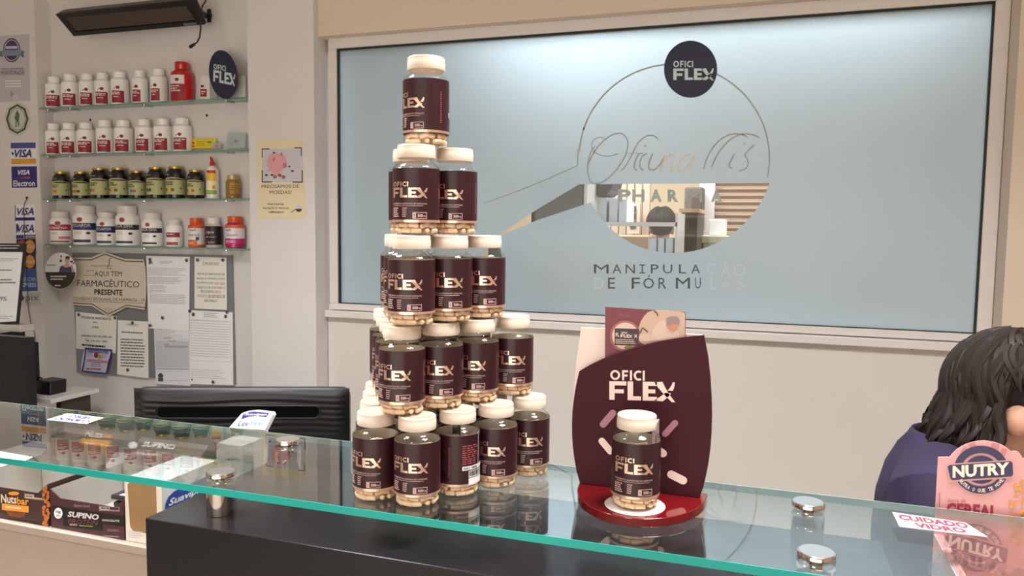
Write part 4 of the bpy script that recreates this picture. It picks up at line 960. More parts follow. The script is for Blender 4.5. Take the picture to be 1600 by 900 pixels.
# black slatted heater bar
hb = empty('wall_heater', (-2.8556, 2.8910, 2.4440), 'long black heater bar with a slatted grille above the pots', 'heater')
A0 = atY(93, 20.6, 2.8261); A1 = atY(299, 2, 2.8261); B0 = atY(111, 56, 2.9240); B1 = atY(315.8, 41, 2.9240)
A1.z = A0.z; B1.z = B0.z; xa = (A0.x + B0.x) / 2; xb = (A1.x + B1.x) / 2 + .004
ty, tz, by, bz = 2.8261, A0.z, 2.9240, B0.z
nv = Vector((0, -(tz - bz), -(by - ty))).normalized()          # outward, down and to the room
bk = -nv * .035
MB().prism([(xa, ty, tz), (xa, by, bz), (xa, by + bk.y * .6, bz + bk.z * .2), (xa, ty + bk.y + .02, tz + bk.z + .004)], (xb - xa, 0, 0)).build('housing', BLACK, parent=hb, bevel=.006)
dv = Vector((0, by - ty, bz - tz))
def hp(u, v, o=0): return Vector((xa + (xb - xa) * u, ty, tz)) + dv * v + nv * o
m = MB(); 
for u0, v0, u1, v1 in ((0, 0, 1, .2), (0, .82, 1, 1), (0, .2, .045, .82), (.955, .2, 1, .82)):
    m.prism([hp(u0, v0, .001), hp(u1, v0, .001), hp(u1, v1, .001), hp(u0, v1, .001)], nv * .006)
m.build('front_frame', BLACK, parent=hb, bevel=.002)
SLB = mat('dark_bronze_slat', (92, 80, 70), .45, metal=.3)
for k in range(9):
    v0 = .215 + .066 * k
    MB().prism([hp(.045, v0, .0005), hp(.955, v0, .0005), hp(.955, v0 + .036, .003), hp(.045, v0 + .036, .003)], nv * .0015).build('slat', SLB, parent=hb)
MB().prism([hp(.86, .875, .0075), hp(.95, .875, .0075), hp(.95, .955, .0075), hp(.86, .955, .0075)], nv * .0006).build('label', mat('grey_label', (120, 122, 128), .5), parent=hb)
a = hp(.985, .45, -.02); q = atY(326, 25, YN - .006)
MB().tube([tuple(a), (q.x, q.y - .012, q.z)], .008, 12).build('arm', BLACK, parent=hb)
q0 = atY(321.5, 36, YN); q1 = atY(331, 14, YN)
m = MB().bb((q.x - .011, YN - .006, q0.z), (q.x + .011, YN, q1.z)); m.bb((q.x - .018, YN - .018, q.z - .010), (q.x + .018, YN - .004, q.z + .010)); m.build('wall_plate', BLACK, parent=hb, bevel=.002)
pts = [(322, -8), (321.5, 1), (316, 10), (313.5, 18), (313, 30), (313.6, 45), (312, 58), (308, 66), (302, 70)]
P = [atY(x, y, 2.8674) for x, y in pts]
MB().tube([tuple(p) for p in P], .0035, 10).build('power_cord', BLACK, parent=hb)
P = [atY(304, 69, 2.8674), atY(298.5, 72.5, 2.8674), atY(296.5, 74, 2.8674)]
MB().tube([tuple(p) for p in P], [.006, .008, .006], 12).build('plug', BLACK, parent=hb)

# small dark wall plugs between the shelves
for x, y, lb in ((141.5, 187.5, 'small dark wall plug left, between the two upper shelves'), (323.5, 180.5, 'small dark wall plug right, between the two upper shelves')):
    p = atY(x, y, YN); tag(MB().lathe([(.005, 0), (.006, -.003), (.003, -.005), (.001, -.005)], 12, p, 'Y').build('wall_plug', GASKET, org=p), lb, 'wall plug')

# ================================================================== things on the far left counter
gx = empty('grey_counter', tuple(atY(20, 640, 2.4780)), 'dark grey counter side at the far left below the price board', 'counter')
a = atY(-30, 530, 2.4780); b = atY(42.5, 528, 2.4780)
MB().bb((a.x, 2.4780, 0), (b.x, 2.5134, b.z)).build('front_panel', DGREY, parent=gx)
MB().bb((a.x, 2.4780, 0), (a.x + .03, 2.6700, b.z)).build('side_panel', DGREY, parent=gx)
k = atY(20, 528, 2.4780)
MB().bb((a.x, 2.4780, b.z), (atY(44, 520, 2.68).x, 2.6800, b.z + .004)).build('worktop', mat('pale_grey_top', (176, 172, 166), .4), parent=gx)
a = atY(-20, 507, 2.5960); b = atY(32, 530, 2.5960)
o = tag(MB().bb((a.x, 2.5960, k.z + .0045), (b.x, 2.6700, atY(20, 508, 2.5960).z)).build('white_box', mat('cream_box', (206, 200, 190), .5), org=(a.x, 2.5960, k.z), bevel=.003), 'cream box under the black framed price board', 'box')
bx0 = atY(-30, 380, 2.5606)
zt = atY(20, 508, 2.5960).z
pbp = Plane((0, 2.6137, zt + .001), (0, -1, .08))
o, sh = sheet_obj('price_board', pbp, [(-25, 380), (38.5, 380.5), (26.5, 506), (-25, 509)], mat('black_frame', (34, 34, 42), .4), 'black framed board with a printed white sheet at the far left', 'board', th=.012)
m = MB(); sh.pts(m, [(-20, 393.5), (35.5, 394), (25, 502), (-20, 504.5)]); m.build('paper', PAPER, parent=o)
sh = Sheet(pbp, .0130)
m = MB(); sh.lines(m, -5, 383, 33, 391, 2, .35, words=True); m.build('lettering', CARDW, parent=o)
m = MB(); sh.text(m, '99%', -5, 463.5, 10.5, 470, bold=.02); sh.lines(m, -5, 404, 31, 410, 2, .3); sh.lines(m, -5, 421, 25, 425, 1, .5); sh.lines(m, -5, 436, 26, 445, 2, .5); sh.lines(m, -5, 494, 20, 500, 2, .25); m.build('lettering', GREYINK, parent=o)
a = atY(44, 536, 2.7140); b = atY(50.5, 622, 2.7140)
zs = atY(60, 615, 2.7140).z; cmx0_ = atY(51, 600, 2.7022).x
tag(MB().bb((a.x - .12, 2.7140, zs), (min(b.x, cmx0_ - .002), 2.7612, a.z)).build('black_screen', BLACK, org=(a.x, 2.7140, zs), bevel=.006), 'slim black upright screen edge beside the dark grey counter', 'screen')
wsf = empty('bracket_shelf', tuple(atY(60, 622, 2.7140)), 'small white shelf under the black card machine', 'shelf')
a = atY(44, 622, 2.6432); b = atY(79, 618, 2.6432)
MB().bb((a.x - .01, 2.6432, zs - .022), (b.x, 2.9146, zs - .0005)).build('shelf_board', WHITE, parent=wsf, bevel=.002)
MB().bb((b.x - .05, 2.7140, 0), (b.x - .02, 2.8792, zs - .022)).build('support', mat('dark_brown_support', (70, 56, 46), .5), parent=wsf)
cmx0 = atY(51, 600, 2.7022).x; cmx1 = atY(77.5, 600, 2.7022).x; cmz = atY(70, 597, 2.7140).z
cmd = empty('card_machine', (cmx0, 2.6904, zs), 'black card machine dock on the small white shelf', 'card machine')
MB().prism([(cmx0, 2.7022, zs + .0005), (cmx1, 2.7022, zs + .0005), (cmx1 - .018, 2.7222, cmz), (cmx0, 2.7222, cmz + .004)], (0, .09, 0)).build('dock', BLACK, parent=cmd, bevel=.004)
P = [atY(x, y, 2.7494) for x, y in ((52, 594), (56, 590), (61, 589), (65, 591), (66.5, 595), (66, 599))]
MB().tube([tuple(p) for p in P], .004, 10).build('cable', BLACK, parent=cmd)

# ================================================================== the counter
ZG = 1.113
GX0, GX1, GY0, GY1 = -2.1, 0.62, 0.908, 1.196
ZB = 1.055
gt = empty('glass_counter_top', ((GX0 + GX1) / 2, (GY0 + GY1) / 2, ZG), 'long clear glass counter top with teal edges on steel standoffs', 'counter top')
MB().bb((GX0, GY0 + .0012, ZG - .0104), (GX1, GY1 - .001, ZG)).build('glass_slab', CTGLASS, parent=gt)
m = MB().bb((GX0, GY0, ZG - .0106), (GX1, GY0 + .001, ZG)); m.build('front_edge', TEAL, parent=gt)
m = MB().bb((GX0, GY1 - .001, ZG - .0106), (GX1, GY1, ZG)); m.build('back_edge', mat('pale_glass_edge', (150, 178, 170), .1, spec=.6), parent=gt)
BX0, BX1, BY0, BY1 = -0.886, 0.164, 0.897, 1.196
cb = empty('reception_counter', ((BX0 + BX1) / 2, (BY0 + BY1) / 2, 0), 'dark grey laminate reception counter under the glass top', 'counter')
MB().bb((BX0, BY0, 0), (BX1, BY1, ZB)).build('body', DGREY, parent=cb, bevel=.0015)
WC = mat('white_counter', (166, 148, 135), .5)
ZL = 0.94; LY0 = 1.024
for x0, x1, lb in ((-2.6, BX0 - .001, 'white side counter with a ledge carrying the brown snack boxes'), (BX1 + .001, 1.3, 'white side counter with a ledge carrying the pink cereal box')):
    e = empty('side_counter', ((x0 + x1) / 2, 1.1, 0), lb, 'counter')
    MB().bb((x0, LY0 + .003, 0), (x1, 1.26, ZL - .016)).build('front_panel', WC, parent=e)
    MB().bb((x0, LY0 - .002, ZL - .0145), (x1, 1.262, ZL)).build('ledge', WC, parent=e, bevel=.001)
    MB().bb((x0, LY0 + .006, ZL - .0165), (x1, 1.2, ZL - .0140)).build('shadow_gap', GASKET, parent=e)
dk = empty('work_desk', (-1.5, 1.5, 0), 'white work desk behind the counter, under the monitor', 'desk')
MB().bb((-2.4, 1.27, .72), (-.72, 1.95, .745)).build('desk_top', mat('pale_desk', (206, 200, 192), .5), parent=dk, bevel=.002)
for x in (-2.36, -1.5, -.76): MB().bb((x - .02, 1.32, 0), (x + .02, 1.9, .72)).build('leg', WHITE, parent=dk)
# standoffs
for x, y, lb in ((-.795, .957, 'steel standoff through the glass near the front edge at left, beside the white carton'), (-.806, 1.146, 'steel standoff near the back edge of the glass at left, in front of the monitor'), (.060, 1.137, 'steel standoff near the back edge of the glass at right'), (.062, .959, 'steel standoff near the front edge of the glass at right')):
    e = empty('standoff', (x, y, ZB), lb, 'standoff', 'steel standoffs of the glass top')
    r = .0222
    MB().lathe([(r, .0005), (r, ZG - .0112 - ZB)], 40).build('post', CHROME, parent=e, org=(0, 0, 0))
    MB().lathe([(r * .35, ZG - .0110 - ZB), (r * .35, ZG - ZB)], 20).build('bolt', CHROME, parent=e, org=(0, 0, 0))
    t = ZG - ZB + .0004
    MB().lathe([(r * .96, t), (r, t + .001), (r, t + .0055), (r * .96, t + .0068), (r * .90, t + .007)], 40, cap1=True).build('cap', CHROME, parent=e, org=(0, 0, 0))
    MB().lathe([(r * .90, t + .0071), (r * .89, t + .0075)], 40).build('cap_face', CAPST, parent=e, org=(0, 0, 0))
# stickers on the glass
gpl = Plane((0, 0, ZG), (0, 0, 1))
STK = mat('sticker_white', (208, 206, 208), .5)
o, sh = sheet_obj('warning_sticker', gpl, [(1394.5, 800), (1508, 816.5), (1543, 838.5), (1405.5, 822.5)], STK, 'white CUIDADO VIDRO sticker on the glass at right', 'sticker', th=.0005)
def aff(q, u, v):  # bilinear in the quad
    return tuple((q[0][i] * (1 - u) + q[1][i] * u) * (1 - v) + (q[3][i] * (1 - u) + q[2][i] * u) * v for i in (0, 1))
def qtext(sh, mb, q, t, u0, u1, v0, v1, bold=.03):
    o = sh.P(*aff(q, u0, v1)); a = sh.P(*aff(q, u1, v1)); b = sh.P(*aff(q, u0, v0))
    g = glyphs(t, bold); mb.add([o + (a - o) * u + (b - o) * v for u, v in g[0]], g[1])
Q = [(1394.5, 800), (1508, 816.5), (1543, 838.5), (1405.5, 822.5)]
m = MB(); qtext(sh, m, Q, 'CUIDADO', .05, .93, .10, .48, .06); qtext(sh, m, Q, 'VIDRO', .20, .80, .56, .92, .06); m.build('lettering', mat('mauve_red_ink', (118, 52, 66), .5), parent=o)
Q = [(73.5, 655.5), (105, 645.7), (162, 652.5), (135, 662)]
o, sh = sheet_obj('warning_sticker', gpl, Q, STK, 'white CUIDADO VIDRO sticker with blue letters on the glass at left', 'sticker', th=.0005)
Q2 = [(135, 662), (73.5, 655.5), (105, 645.7), (162, 652.5)]
m = MB(); qtext(sh, m, Q2, 'CUIDADO', .06, .94, .12, .46, .05); qtext(sh, m, Q2, 'VIDRO', .22, .78, .56, .90, .05); m.build('lettering', mat('deep_slate_blue_ink', (52, 52, 112), .6), parent=o)
o, sh = sheet_obj('blank_sticker', gpl, [(-30, 700), (51, 714), (39, 719.6), (-30, 711)], STK, 'blank white sticker at the front edge of the glass, far left', 'sticker', th=.0005)

# ---- snack boxes on the left ledge
BY_ = 1.035
fp = Plane((0, BY_, 0), (0, -1, 0))
MAR = mat('maroon_card', (74, 40, 46), .45); DBR = mat('dark_brown_card', (66, 44, 40), .45); INNER = mat('grey_card_inside', (176, 168, 160), .7)
def tray(name, label, x0, x1, ztop, zside, yb, col, low):
    """open display tray: front with a dipped edge, sides, floor, back; returns root"""
    e = empty(name, (x0, BY_, ZL), label, 'box')
    n = 14; pts = [(x0, BY_, ZL + .0005), (x1, BY_, ZL + .0005)]
    top = []
    for k in range(n + 1):
        u = k / n; s = min(1, min(u, 1 - u) / .14); s = s * s * (3 - 2 * s)
        top.append((x1 + (x0 - x1) * u, BY_, ztop - (ztop - low) * s))
    MB().prism(pts + top, (0, .0015, 0)).build('front_panel', col, parent=e)
    for xx, t in ((x0, .0015), (x1 - .0015, .0015)):
        MB().bb((xx, BY_ + .0015, ZL + .0005), (xx + t, yb, zside)).build('side_panel', col, parent=e)
    MB().bb((x0 + .0016, BY_ + .0016, ZL + .002), (x0 + .002, yb - .001, zside - .0005)).build('lining', INNER, parent=e)
    MB().bb((x1 - .002, BY_ + .0016, ZL + .002), (x1 - .0016, yb - .001, zside - .0005)).build('lining', INNER, parent=e)
    MB().bb((x0, yb, ZL + .0005), (x1, yb + .0015, zside)).build('back_panel', INNER, parent=e)
    MB().bb((x0 + .002, BY_ + .002, ZL + .0006), (x1 - .002, yb, ZL + .002)).build('floor_panel', INNER, parent=e)
    return e
sx0 = fp.p(80, 820).x; sx1 = fp.p(194.5, 840).x
szt = fp.p(80, 764).z; slow = fp.p(120, 783).z
sback = atZ(197, 719, szt).y
sup = tray('protein_bar_box', 'maroon SUPINO display box on the left ledge, second from the left', sx0, sx1, szt, szt, min(sback, 1.2), MAR, slow)
sh = Sheet(fp, .0005)
m = MB(); sh.rect(m, 81, 789.5, 194.3, 805.8, dy=17.5); sh.rect(m, 98.5, 793.5, 160, 822, dy=8); m.build('band', mat('near_black_print', (26, 22, 24), .4), parent=sup)
sh = Sheet(fp, .0009)
m = MB(); sh.ell(m, 91, 802, 6.6, 8.6, 24); m.build('emblem', CARDW, parent=sup)
sh2 = Sheet(fp, .0013)
m = MB(); sh2.text(m, '10g', 87.5, 797.5, 94.5, 802.5, dy=.6, bold=.02); sh2.lines(m, 88, 804.5, 94, 808, 2, .4); m.build('lettering', INK, parent=sup)
sh = Sheet(fp, .0010)
m = MB(); sh.text(m, 'SUPINO', 105.5, 798.5, 154.5, 807.5, dy=5.4, bold=.045, shear=.22); sh.text(m, 'CHOCOLATE', 159.5, 811, 186.5, 814.2, dy=1.6, bold=.03); sh.rect(m, 155, 790.5, 186.6, 797.5, dy=1.8); m.build('lettering', mat('pale_print', (214, 204, 202), .45), parent=sup)
m = MB(); sh2.frame(m, 155.6, 791, 186, 797, .7, dy=1.8); sh2.lines(m, 158, 792.6, 170, 795.4, 1, .8, dy=.8); sh2.rect(m, 171, 792, 185.2, 796.6, dy=.8); m.build('lettering', MAR, parent=sup)
m = MB(); sh.text(m, 'PROTEIN', 106.5, 810.5, 153, 818, dy=3.2, bold=-.01, shear=.22); m.build('lettering', mat('rose_print', (128, 72, 76), .45), parent=sup)
m = MB(); sh.lines(m, 109, 818.3, 121, 821.5, 1, .8, dy=.5); sh.text(m, 'banana brasil', 116, 787, 140, 791.6, dy=1.2); sh.lines(m, 168, 826.5, 187, 831, 2, .3, dy=1.5); sh.lines(m, 162, 836.5, 187.5, 839, 1, .6, dy=1.6); m.build('lettering', mat('dusty_pink_print', (176, 142, 142), .45), parent=sup)
m = MB(); sh.lines(m, 124, 820.5, 147, 823, 1, .6, dy=1.4); m.build('lettering', mat('lime_print', (150, 160, 70), .45), parent=sup)
m = MB(); sh.text(m, 'CONTÉM 12 BARRAS DE 30g', 82, 824.8, 140, 829.4, dy=8.6); m.build('lettering', mat('rose_print', (128, 72, 76), .45), parent=sup)
def header(root, x0, x1, zb, yb, dz, dyb, col, name='header_card'):
    """fold-up card rising from the back of the tray and leaning away"""
    P = [Vector((x0, yb + .003 + dyb, zb + dz)), Vector((x1, yb + .003 + dyb, zb + dz)), Vector((x1, yb + .003, zb)), Vector((x0, yb + .003, zb))]
    nn = Vector((0, -dz, dyb)).normalized()
    o = MB().prism(P, nn * .0012).build(name, col, parent=root)
    return o, Sheet(Plane(P[0] + nn * .0012, nn), .0004)
yb = min(sback, 1.2)
hs, hsh = header(sup, sx0, sx1, szt, yb, .040, .05, mat('brown_header', (96, 74, 60), .5))
m = MB(); hsh.text(m, 'SUPINO', 221, 689, 273, 697.5, dy=5.5, dx=2, bold=.045, shear=.3); hsh.text(m, 'CHOCOLATE', 212, 706, 247, 709.6, dy=3, bold=.03, shear=.2); hsh.ell(m, 207.5, 695.5, 7.5, 5.6, 20); m.build('lettering', mat('pale_print', (214, 204, 202), .45), parent=hs)
m = MB(); hsh.lines(m, 277, 703, 296, 708, 3, .4, dy=2); m.build('lettering', mat('lime_print', (150, 160, 70), .45), parent=hs)
# bars inside the tray
SIL = mat('bar_wrapper', (46, 36, 38), .25, coat=.3)
xi0, xi1 = sx0 + .055, sx1 - .006
for k in range(3):
    z = ZL + .012 + .013 * k
    dx = .006 * (k % 2)
    o = MB().box(((xi0 + xi1) / 2 + dx - .004, (BY_ + yb) / 2 + .012, z), (xi1 - xi0 - .016, .034, .011)).build('protein_bar', SIL, org=((xi0 + xi1) / 2, (BY_ + yb) / 2, z - .006), bevel=.004)
    tag(o, ['lowest dark wrapped bar of the pile inside the SUPINO box', 'middle dark wrapped bar of the pile inside the SUPINO box', 'topmost dark wrapped bar of the pile inside the SUPINO box'][k], 'snack bar', 'bars in the SUPINO box')
    MB().box(((xi0 + xi1) / 2 + dx - .004, (BY_ + yb) / 2 + .003, z + .0057), ((xi1 - xi0) * .5, .010, .0006)).build('lettering', mat('silver_print', (190, 188, 196), .3), parent=o)
# nutsbar box
nx1 = fp.p(77.5, 820).x; nx0 = nx1 - .175
nzt = fp.p(74, 757).z; nlow = fp.p(30, 766).z
nut = tray('nut_bar_box', 'brown Nutsbar display box on the left ledge, leftmost', nx0, nx1 - .002, nzt, nzt, 1.165, DBR, nlow)
sh = Sheet(fp, .0005)
m = MB()
random.seed(3)
for k in range(34):
    y = 762 + k * 2; x = 67 + 10 * random.random() * .0 + random.uniform(0.5, 9)
    sh2_ = Sheet(fp, .0005 + .00002 * k)
    sh2_.ell(m, x + 0.0, y, random.uniform(1.6, 3), random.uniform(2, 3.6), 9)
m.build('nut_print', mat('almond_print', (190, 108, 48), .45, noise=.35, scale=220), parent=nut)
m = MB(); sh.rect(m, -20, 807, 67, 815, dy=9); m.build('band', mat('near_black_print', (26, 22, 24), .4), parent=nut)
sh = Sheet(fp, .0012)
m = MB(); sh.text(m, 'Nuts', 1.5, 772, 25.8, 785.5, dy=2, bold=.03); sh.rect(m, 38.5, 771, 67, 778.5, dy=3.2); m.build('lettering', mat('cream_print', (226, 206, 184), .45), parent=nut)
sh3 = Sheet(fp, .0016)
m = MB(); sh3.frame(m, 39, 771.6, 66.4, 778, .6, dy=3); sh3.rect(m, 53, 772.4, 65.6, 777.2, dy=1.5); sh3.lines(m, 41, 774, 52, 776.4, 1, .8, dy=1); m.build('lettering', DBR, parent=nut)
m = MB(); sh.text(m, 'bar', 26.6, 776.5, 45, 788.2, dy=1.4, bold=.03); sh.rect(m, 3, 786.5, 45, 796.6, dy=4.5); sh.ell(m, 21.5, 771, 8.6, 3, 16); m.build('lettering', mat('orange_print', (224, 128, 46), .5), parent=nut)
m = MB(); sh.pts(m, [(9, 797.5), (41, 801.5), (38, 807), (28, 809), (14, 806)]); sh.lines(m, 8, 811, 46, 815, 1, .8, dy=4.5); m.build('picture', mat('rust_print', (122, 66, 38), .45), parent=nut)
m = MB(); sh3.lines(m, 8, 790.5, 40, 795.5, 1, .6, dy=3); m.build('lettering', mat('cream_print', (226, 206, 184), .45), parent=nut)
hn, hsh = header(nut, nx0, nx1 - .002, nzt, 1.165, .045, .055, mat('brown_header', (96, 74, 60), .5))
m = MB(); hsh.text(m, 'Nuts', 131, 673, 160, 682.6, dy=1.8, dx=3, bold=.03, shear=.25); m.build('lettering', mat('cream_print', (226, 206, 184), .45), parent=hn)
m = MB(); hsh.pts(m, [(129, 684), (175, 689), (168, 699), (123, 692)]); hsh.text(m, 'bar', 161, 677, 176, 684, dy=1, dx=3, bold=.03, shear=.25); m.build('lettering', mat('orange_print', (224, 128, 46), .5), parent=hn)
hp_ = Vector((nx1 + .006, 1.10, ZL))
# white dispenser carton with kraft window
wx0 = fp.p(197, 840).x; wx1 = wx0 + .0815
wz = fp.p(197, 757).z
wt = empty('dispenser_carton', (wx0, BY_, ZL), 'white dispenser carton with a brown card window, right of the SUPINO box', 'box')
CW = mat('white_card', (226, 214, 200), .55); CWS = mat('white_card_cool', (226, 226, 226), .5)
MB().bb((wx0, BY_ + .0015, ZL + .0005), (wx1, 1.175, wz + .012)).build('body', CWS, parent=wt)
MB().bb((wx0, BY_, ZL + .0005), (wx1, BY_ + .0012, wz + .011)).build('front_panel', CW, parent=wt)
fz0 = ZL + .020; r_ = .012; pts = []
xa_, xb_ = wx0 + .007, wx1 - .012
for cx, cz, a0 in ((xa_ + r_ + .003, fz0 + r_, pi), (xb_ - r_, fz0 + r_, 1.5 * pi)):
    for k in range(7):
        a = a0 + pi / 2 * k / 6; pts.append((cx + r_ * math.cos(a), BY_ - .0006, cz + r_ * math.sin(a)))
pts += [(xb_, BY_ - .0006, wz + .006), (xa_ + .012, BY_ - .0006, wz + .010), (xa_, BY_ - .0006, wz + .001)]
MB().prism(pts, (0, .0005, 0)).build('window_card', KRAFT, parent=wt)
sh = Sheet(Plane((0, BY_, 0), (0, -1, 0)), .0008)
m = MB(); sh.lines(m, 200, 829, 224, 842, 4, .3, dy=2); m.build('lettering', mat('pale_blue_print', (176, 186, 206), .5), parent=wt)
spx = Plane((wx1, 0, 0), (1, 0, 0))
sh = Sheet(spx, .0006)
m = MB(); sh.pts(m, [(257, 800), (258.5, 787), (263, 776.5), (272, 768), (288, 760), (322, 745), (324, 756), (322, 768)]); m.build('logo_field', mat('logo_blue', (40, 70, 160), .4), parent=wt)
sh = Sheet(spx, .0011)
m = MB(); sh.text(m, 'Suavipan', 263, 780, 321, 794.5, dy=-26, dx=2, bold=.03, shear=.15); m.build('lettering', CARDW, parent=wt)
# printed card and leaflet
ZL2 = ZL
lp = Plane((0, 1.30, 1.10), (0, -1, .18))
lf, sh = sheet_obj('leaflet_carton', lp, [(378, 645.5), (388, 642), (398, 640.8), (424, 643.5), (426, 648), (414, 672), (358, 668)], mat('leaflet_white', (232, 226, 226), .5), 'white tilted carton with blue logo in front of the monitor, behind the glass edge', 'carton', th=.012)
m = MB(); sh.pts(m, [(377, 655), (379, 648.5), (386, 644.6), (396, 643), (420.5, 645), (416, 651.5), (400, 649.5), (388, 651)]); m.build('logo_field', mat('logo_violet_blue', (58, 56, 140), .4), parent=lf)
sh2 = Sheet(lp, .0130)
m = MB(); sh2.text(m, 'Suavipan', 382, 645.4, 416, 650, dy=.4, dx=1.5, bold=.03, shear=.2); m.build('lettering', CARDW, parent=lf)
m = MB(); sh2.text(m, 'Lev', 371, 656.5, 388, 665.5, dy=.6, dx=2, shear=.35); m.build('lettering', mat('deep_blue_script', (52, 50, 104), .5), parent=lf)
m = MB(); sh2.text(m, 'Slevi', 388.5, 656.5, 411, 663.5, dy=.8, dx=2, shear=.35); m.build('lettering', mat('sky_blue_print', (88, 150, 200), .5), parent=lf)
MB().prism([(lp.p(366, 669).x + .0, 1.292, ZL + .0005), (lp.p(412, 672).x, 1.292, ZL + .0005), (lp.p(412, 672).x, 1.30, lp.p(390, 670).z), (lp.p(366, 669).x, 1.30, lp.p(390, 670).z)], (0, .012, 0)).build('lower_body', mat('leaflet_white', (232, 226, 226), .5), parent=lf)
bpl = Plane((0, 1.17, 0), (0, -1, 0))
a = bpl.p(338, 726); b = bpl.p(379, 726); zt_ = min(bpl.p(379, 697).z, ZG - .014)
sc = empty('small_carton', (a.x, 1.17, ZL), 'small pale carton stamped LOTE under the glass, behind the white dispenser carton', 'carton')
MB().bb((max(a.x, wx1 + .002), 1.17, ZL + .0005), (min(b.x, BX0 - .002), 1.23, zt_)).build('body', mat('pale_cream_card', (196, 192, 182), .5), parent=sc, bevel=.001)
sh = Sheet(bpl, .0008)
m = MB(); sh.text(m, 'LOTE: M221', 352, 704, 374, 711, dy=-3); sh.lines(m, 353, 717, 375, 721, 1, .6, dy=-2); m.build('lettering', INK, parent=sc)

# ---- monitor seen from behind
ML = Vector((-1.387, 1.381, 0)); MR = Vector((-.929, 1.564, 0)); ang = math.atan2(MR.y - ML.y, MR.x - ML.x)
mon = empty('monitor', ((ML.x + MR.x) / 2, (ML.y + MR.y) / 2, .745), 'black computer monitor seen from behind on the work desk', 'monitor', rz=ang)
W = (MR - ML).length; zt = 1.121 - .745; zb = .075
rad = .02
def rr(x0, x1, z0, z1, r, y, n=5):
    pts = []
    for cx, cz, a0 in ((x1 - r, z1 - r, 0), (x0 + r, z1 - r, pi / 2), (x0 + r, z0 + r, pi), (x1 - r, z0 + r, 1.5 * pi)):
        for k in range(n + 1): a = a0 + pi / 2 * k / n; pts.append((cx + r * math.cos(a), y, cz + r * math.sin(a)))
    return pts
GL = mat('glossy_black_plastic', (13, 12, 15), .34)
# ribbed convex back: rows of shallow horizontal grooves
nz, nxx = 130, 40; vs = []; fs = []
for i in range(nz + 1):
    z = zb + (zt - zb) * i / nz
    for j in range(nxx + 1):
        x = -W / 2 + W * j / nxx
        ed = min(1, min(j, nxx - j) / 2.6) * 1.0; ed2 = min(1, (nz - i) / 11, i / 9)
        zz = z; xx = x
        y = -.010 * (1 - (1 - min(ed, 1)) ** 2) * (1 - (1 - ed2) ** 2) - .00065 * math.sin(i * 1.02 + 1.6 * math.sin(j * .21 + i * .05)) * ed * ed2
        vs.append((xx, y, zz))
for i in range(nz):
    for j in range(nxx):
        a = i * (nxx + 1) + j; fs.append((a, a + 1, a + nxx + 2, a + nxx + 1))
MB().add(vs, fs, True).build('back_cover', GL, parent=mon, org=(0, 0, 0))
MB().prism(rr(-W / 2, W / 2, zb, zt, rad, -.001), (0, .022, 0)).build('bezel', GL, parent=mon, org=(0, 0, 0), bevel=.003)
zs_ = zt - .054
MB().prism(rr(-W * .385, W * .36, zs_ - .012, zs_ + .012, .0118, -.0118), (0, .012, 0)).build('vent_slot', mat('vent_black', (4, 4, 5), .9, spec=0.05), parent=mon, org=(0, 0, 0))
m = MB()
for p in rr(-W * .385 - .004, W * .36 + .004, zs_ - .0145, zs_ + .0145, .014, -.0112): m.v.append(Vector(p))
q = [tuple(v) for v in m.v]; q.append(q[0]); MB().tube(q, .0014, 8).build('vent_rim', GL, parent=mon, org=(0, 0, 0))
MB().bb((-W / 2 + .012, .021, zb + .012), (W / 2 - .012, .0225, zt - .012)).build('screen', mat('screen_glass', (20, 22, 26), .08), parent=mon, org=(0, 0, 0))
MB().cyl((0, -.012, 0), (0, -.012, zb + .06), .02, 20).build('neck', BLACK, parent=mon, org=(0, 0, 0))
MB().lathe([(.11, .0005), (.112, .004), (.10, .012), (.03, .016)], 32, (0, -.01, 0)).build('foot', BLACK, parent=mon, org=(0, 0, 0))

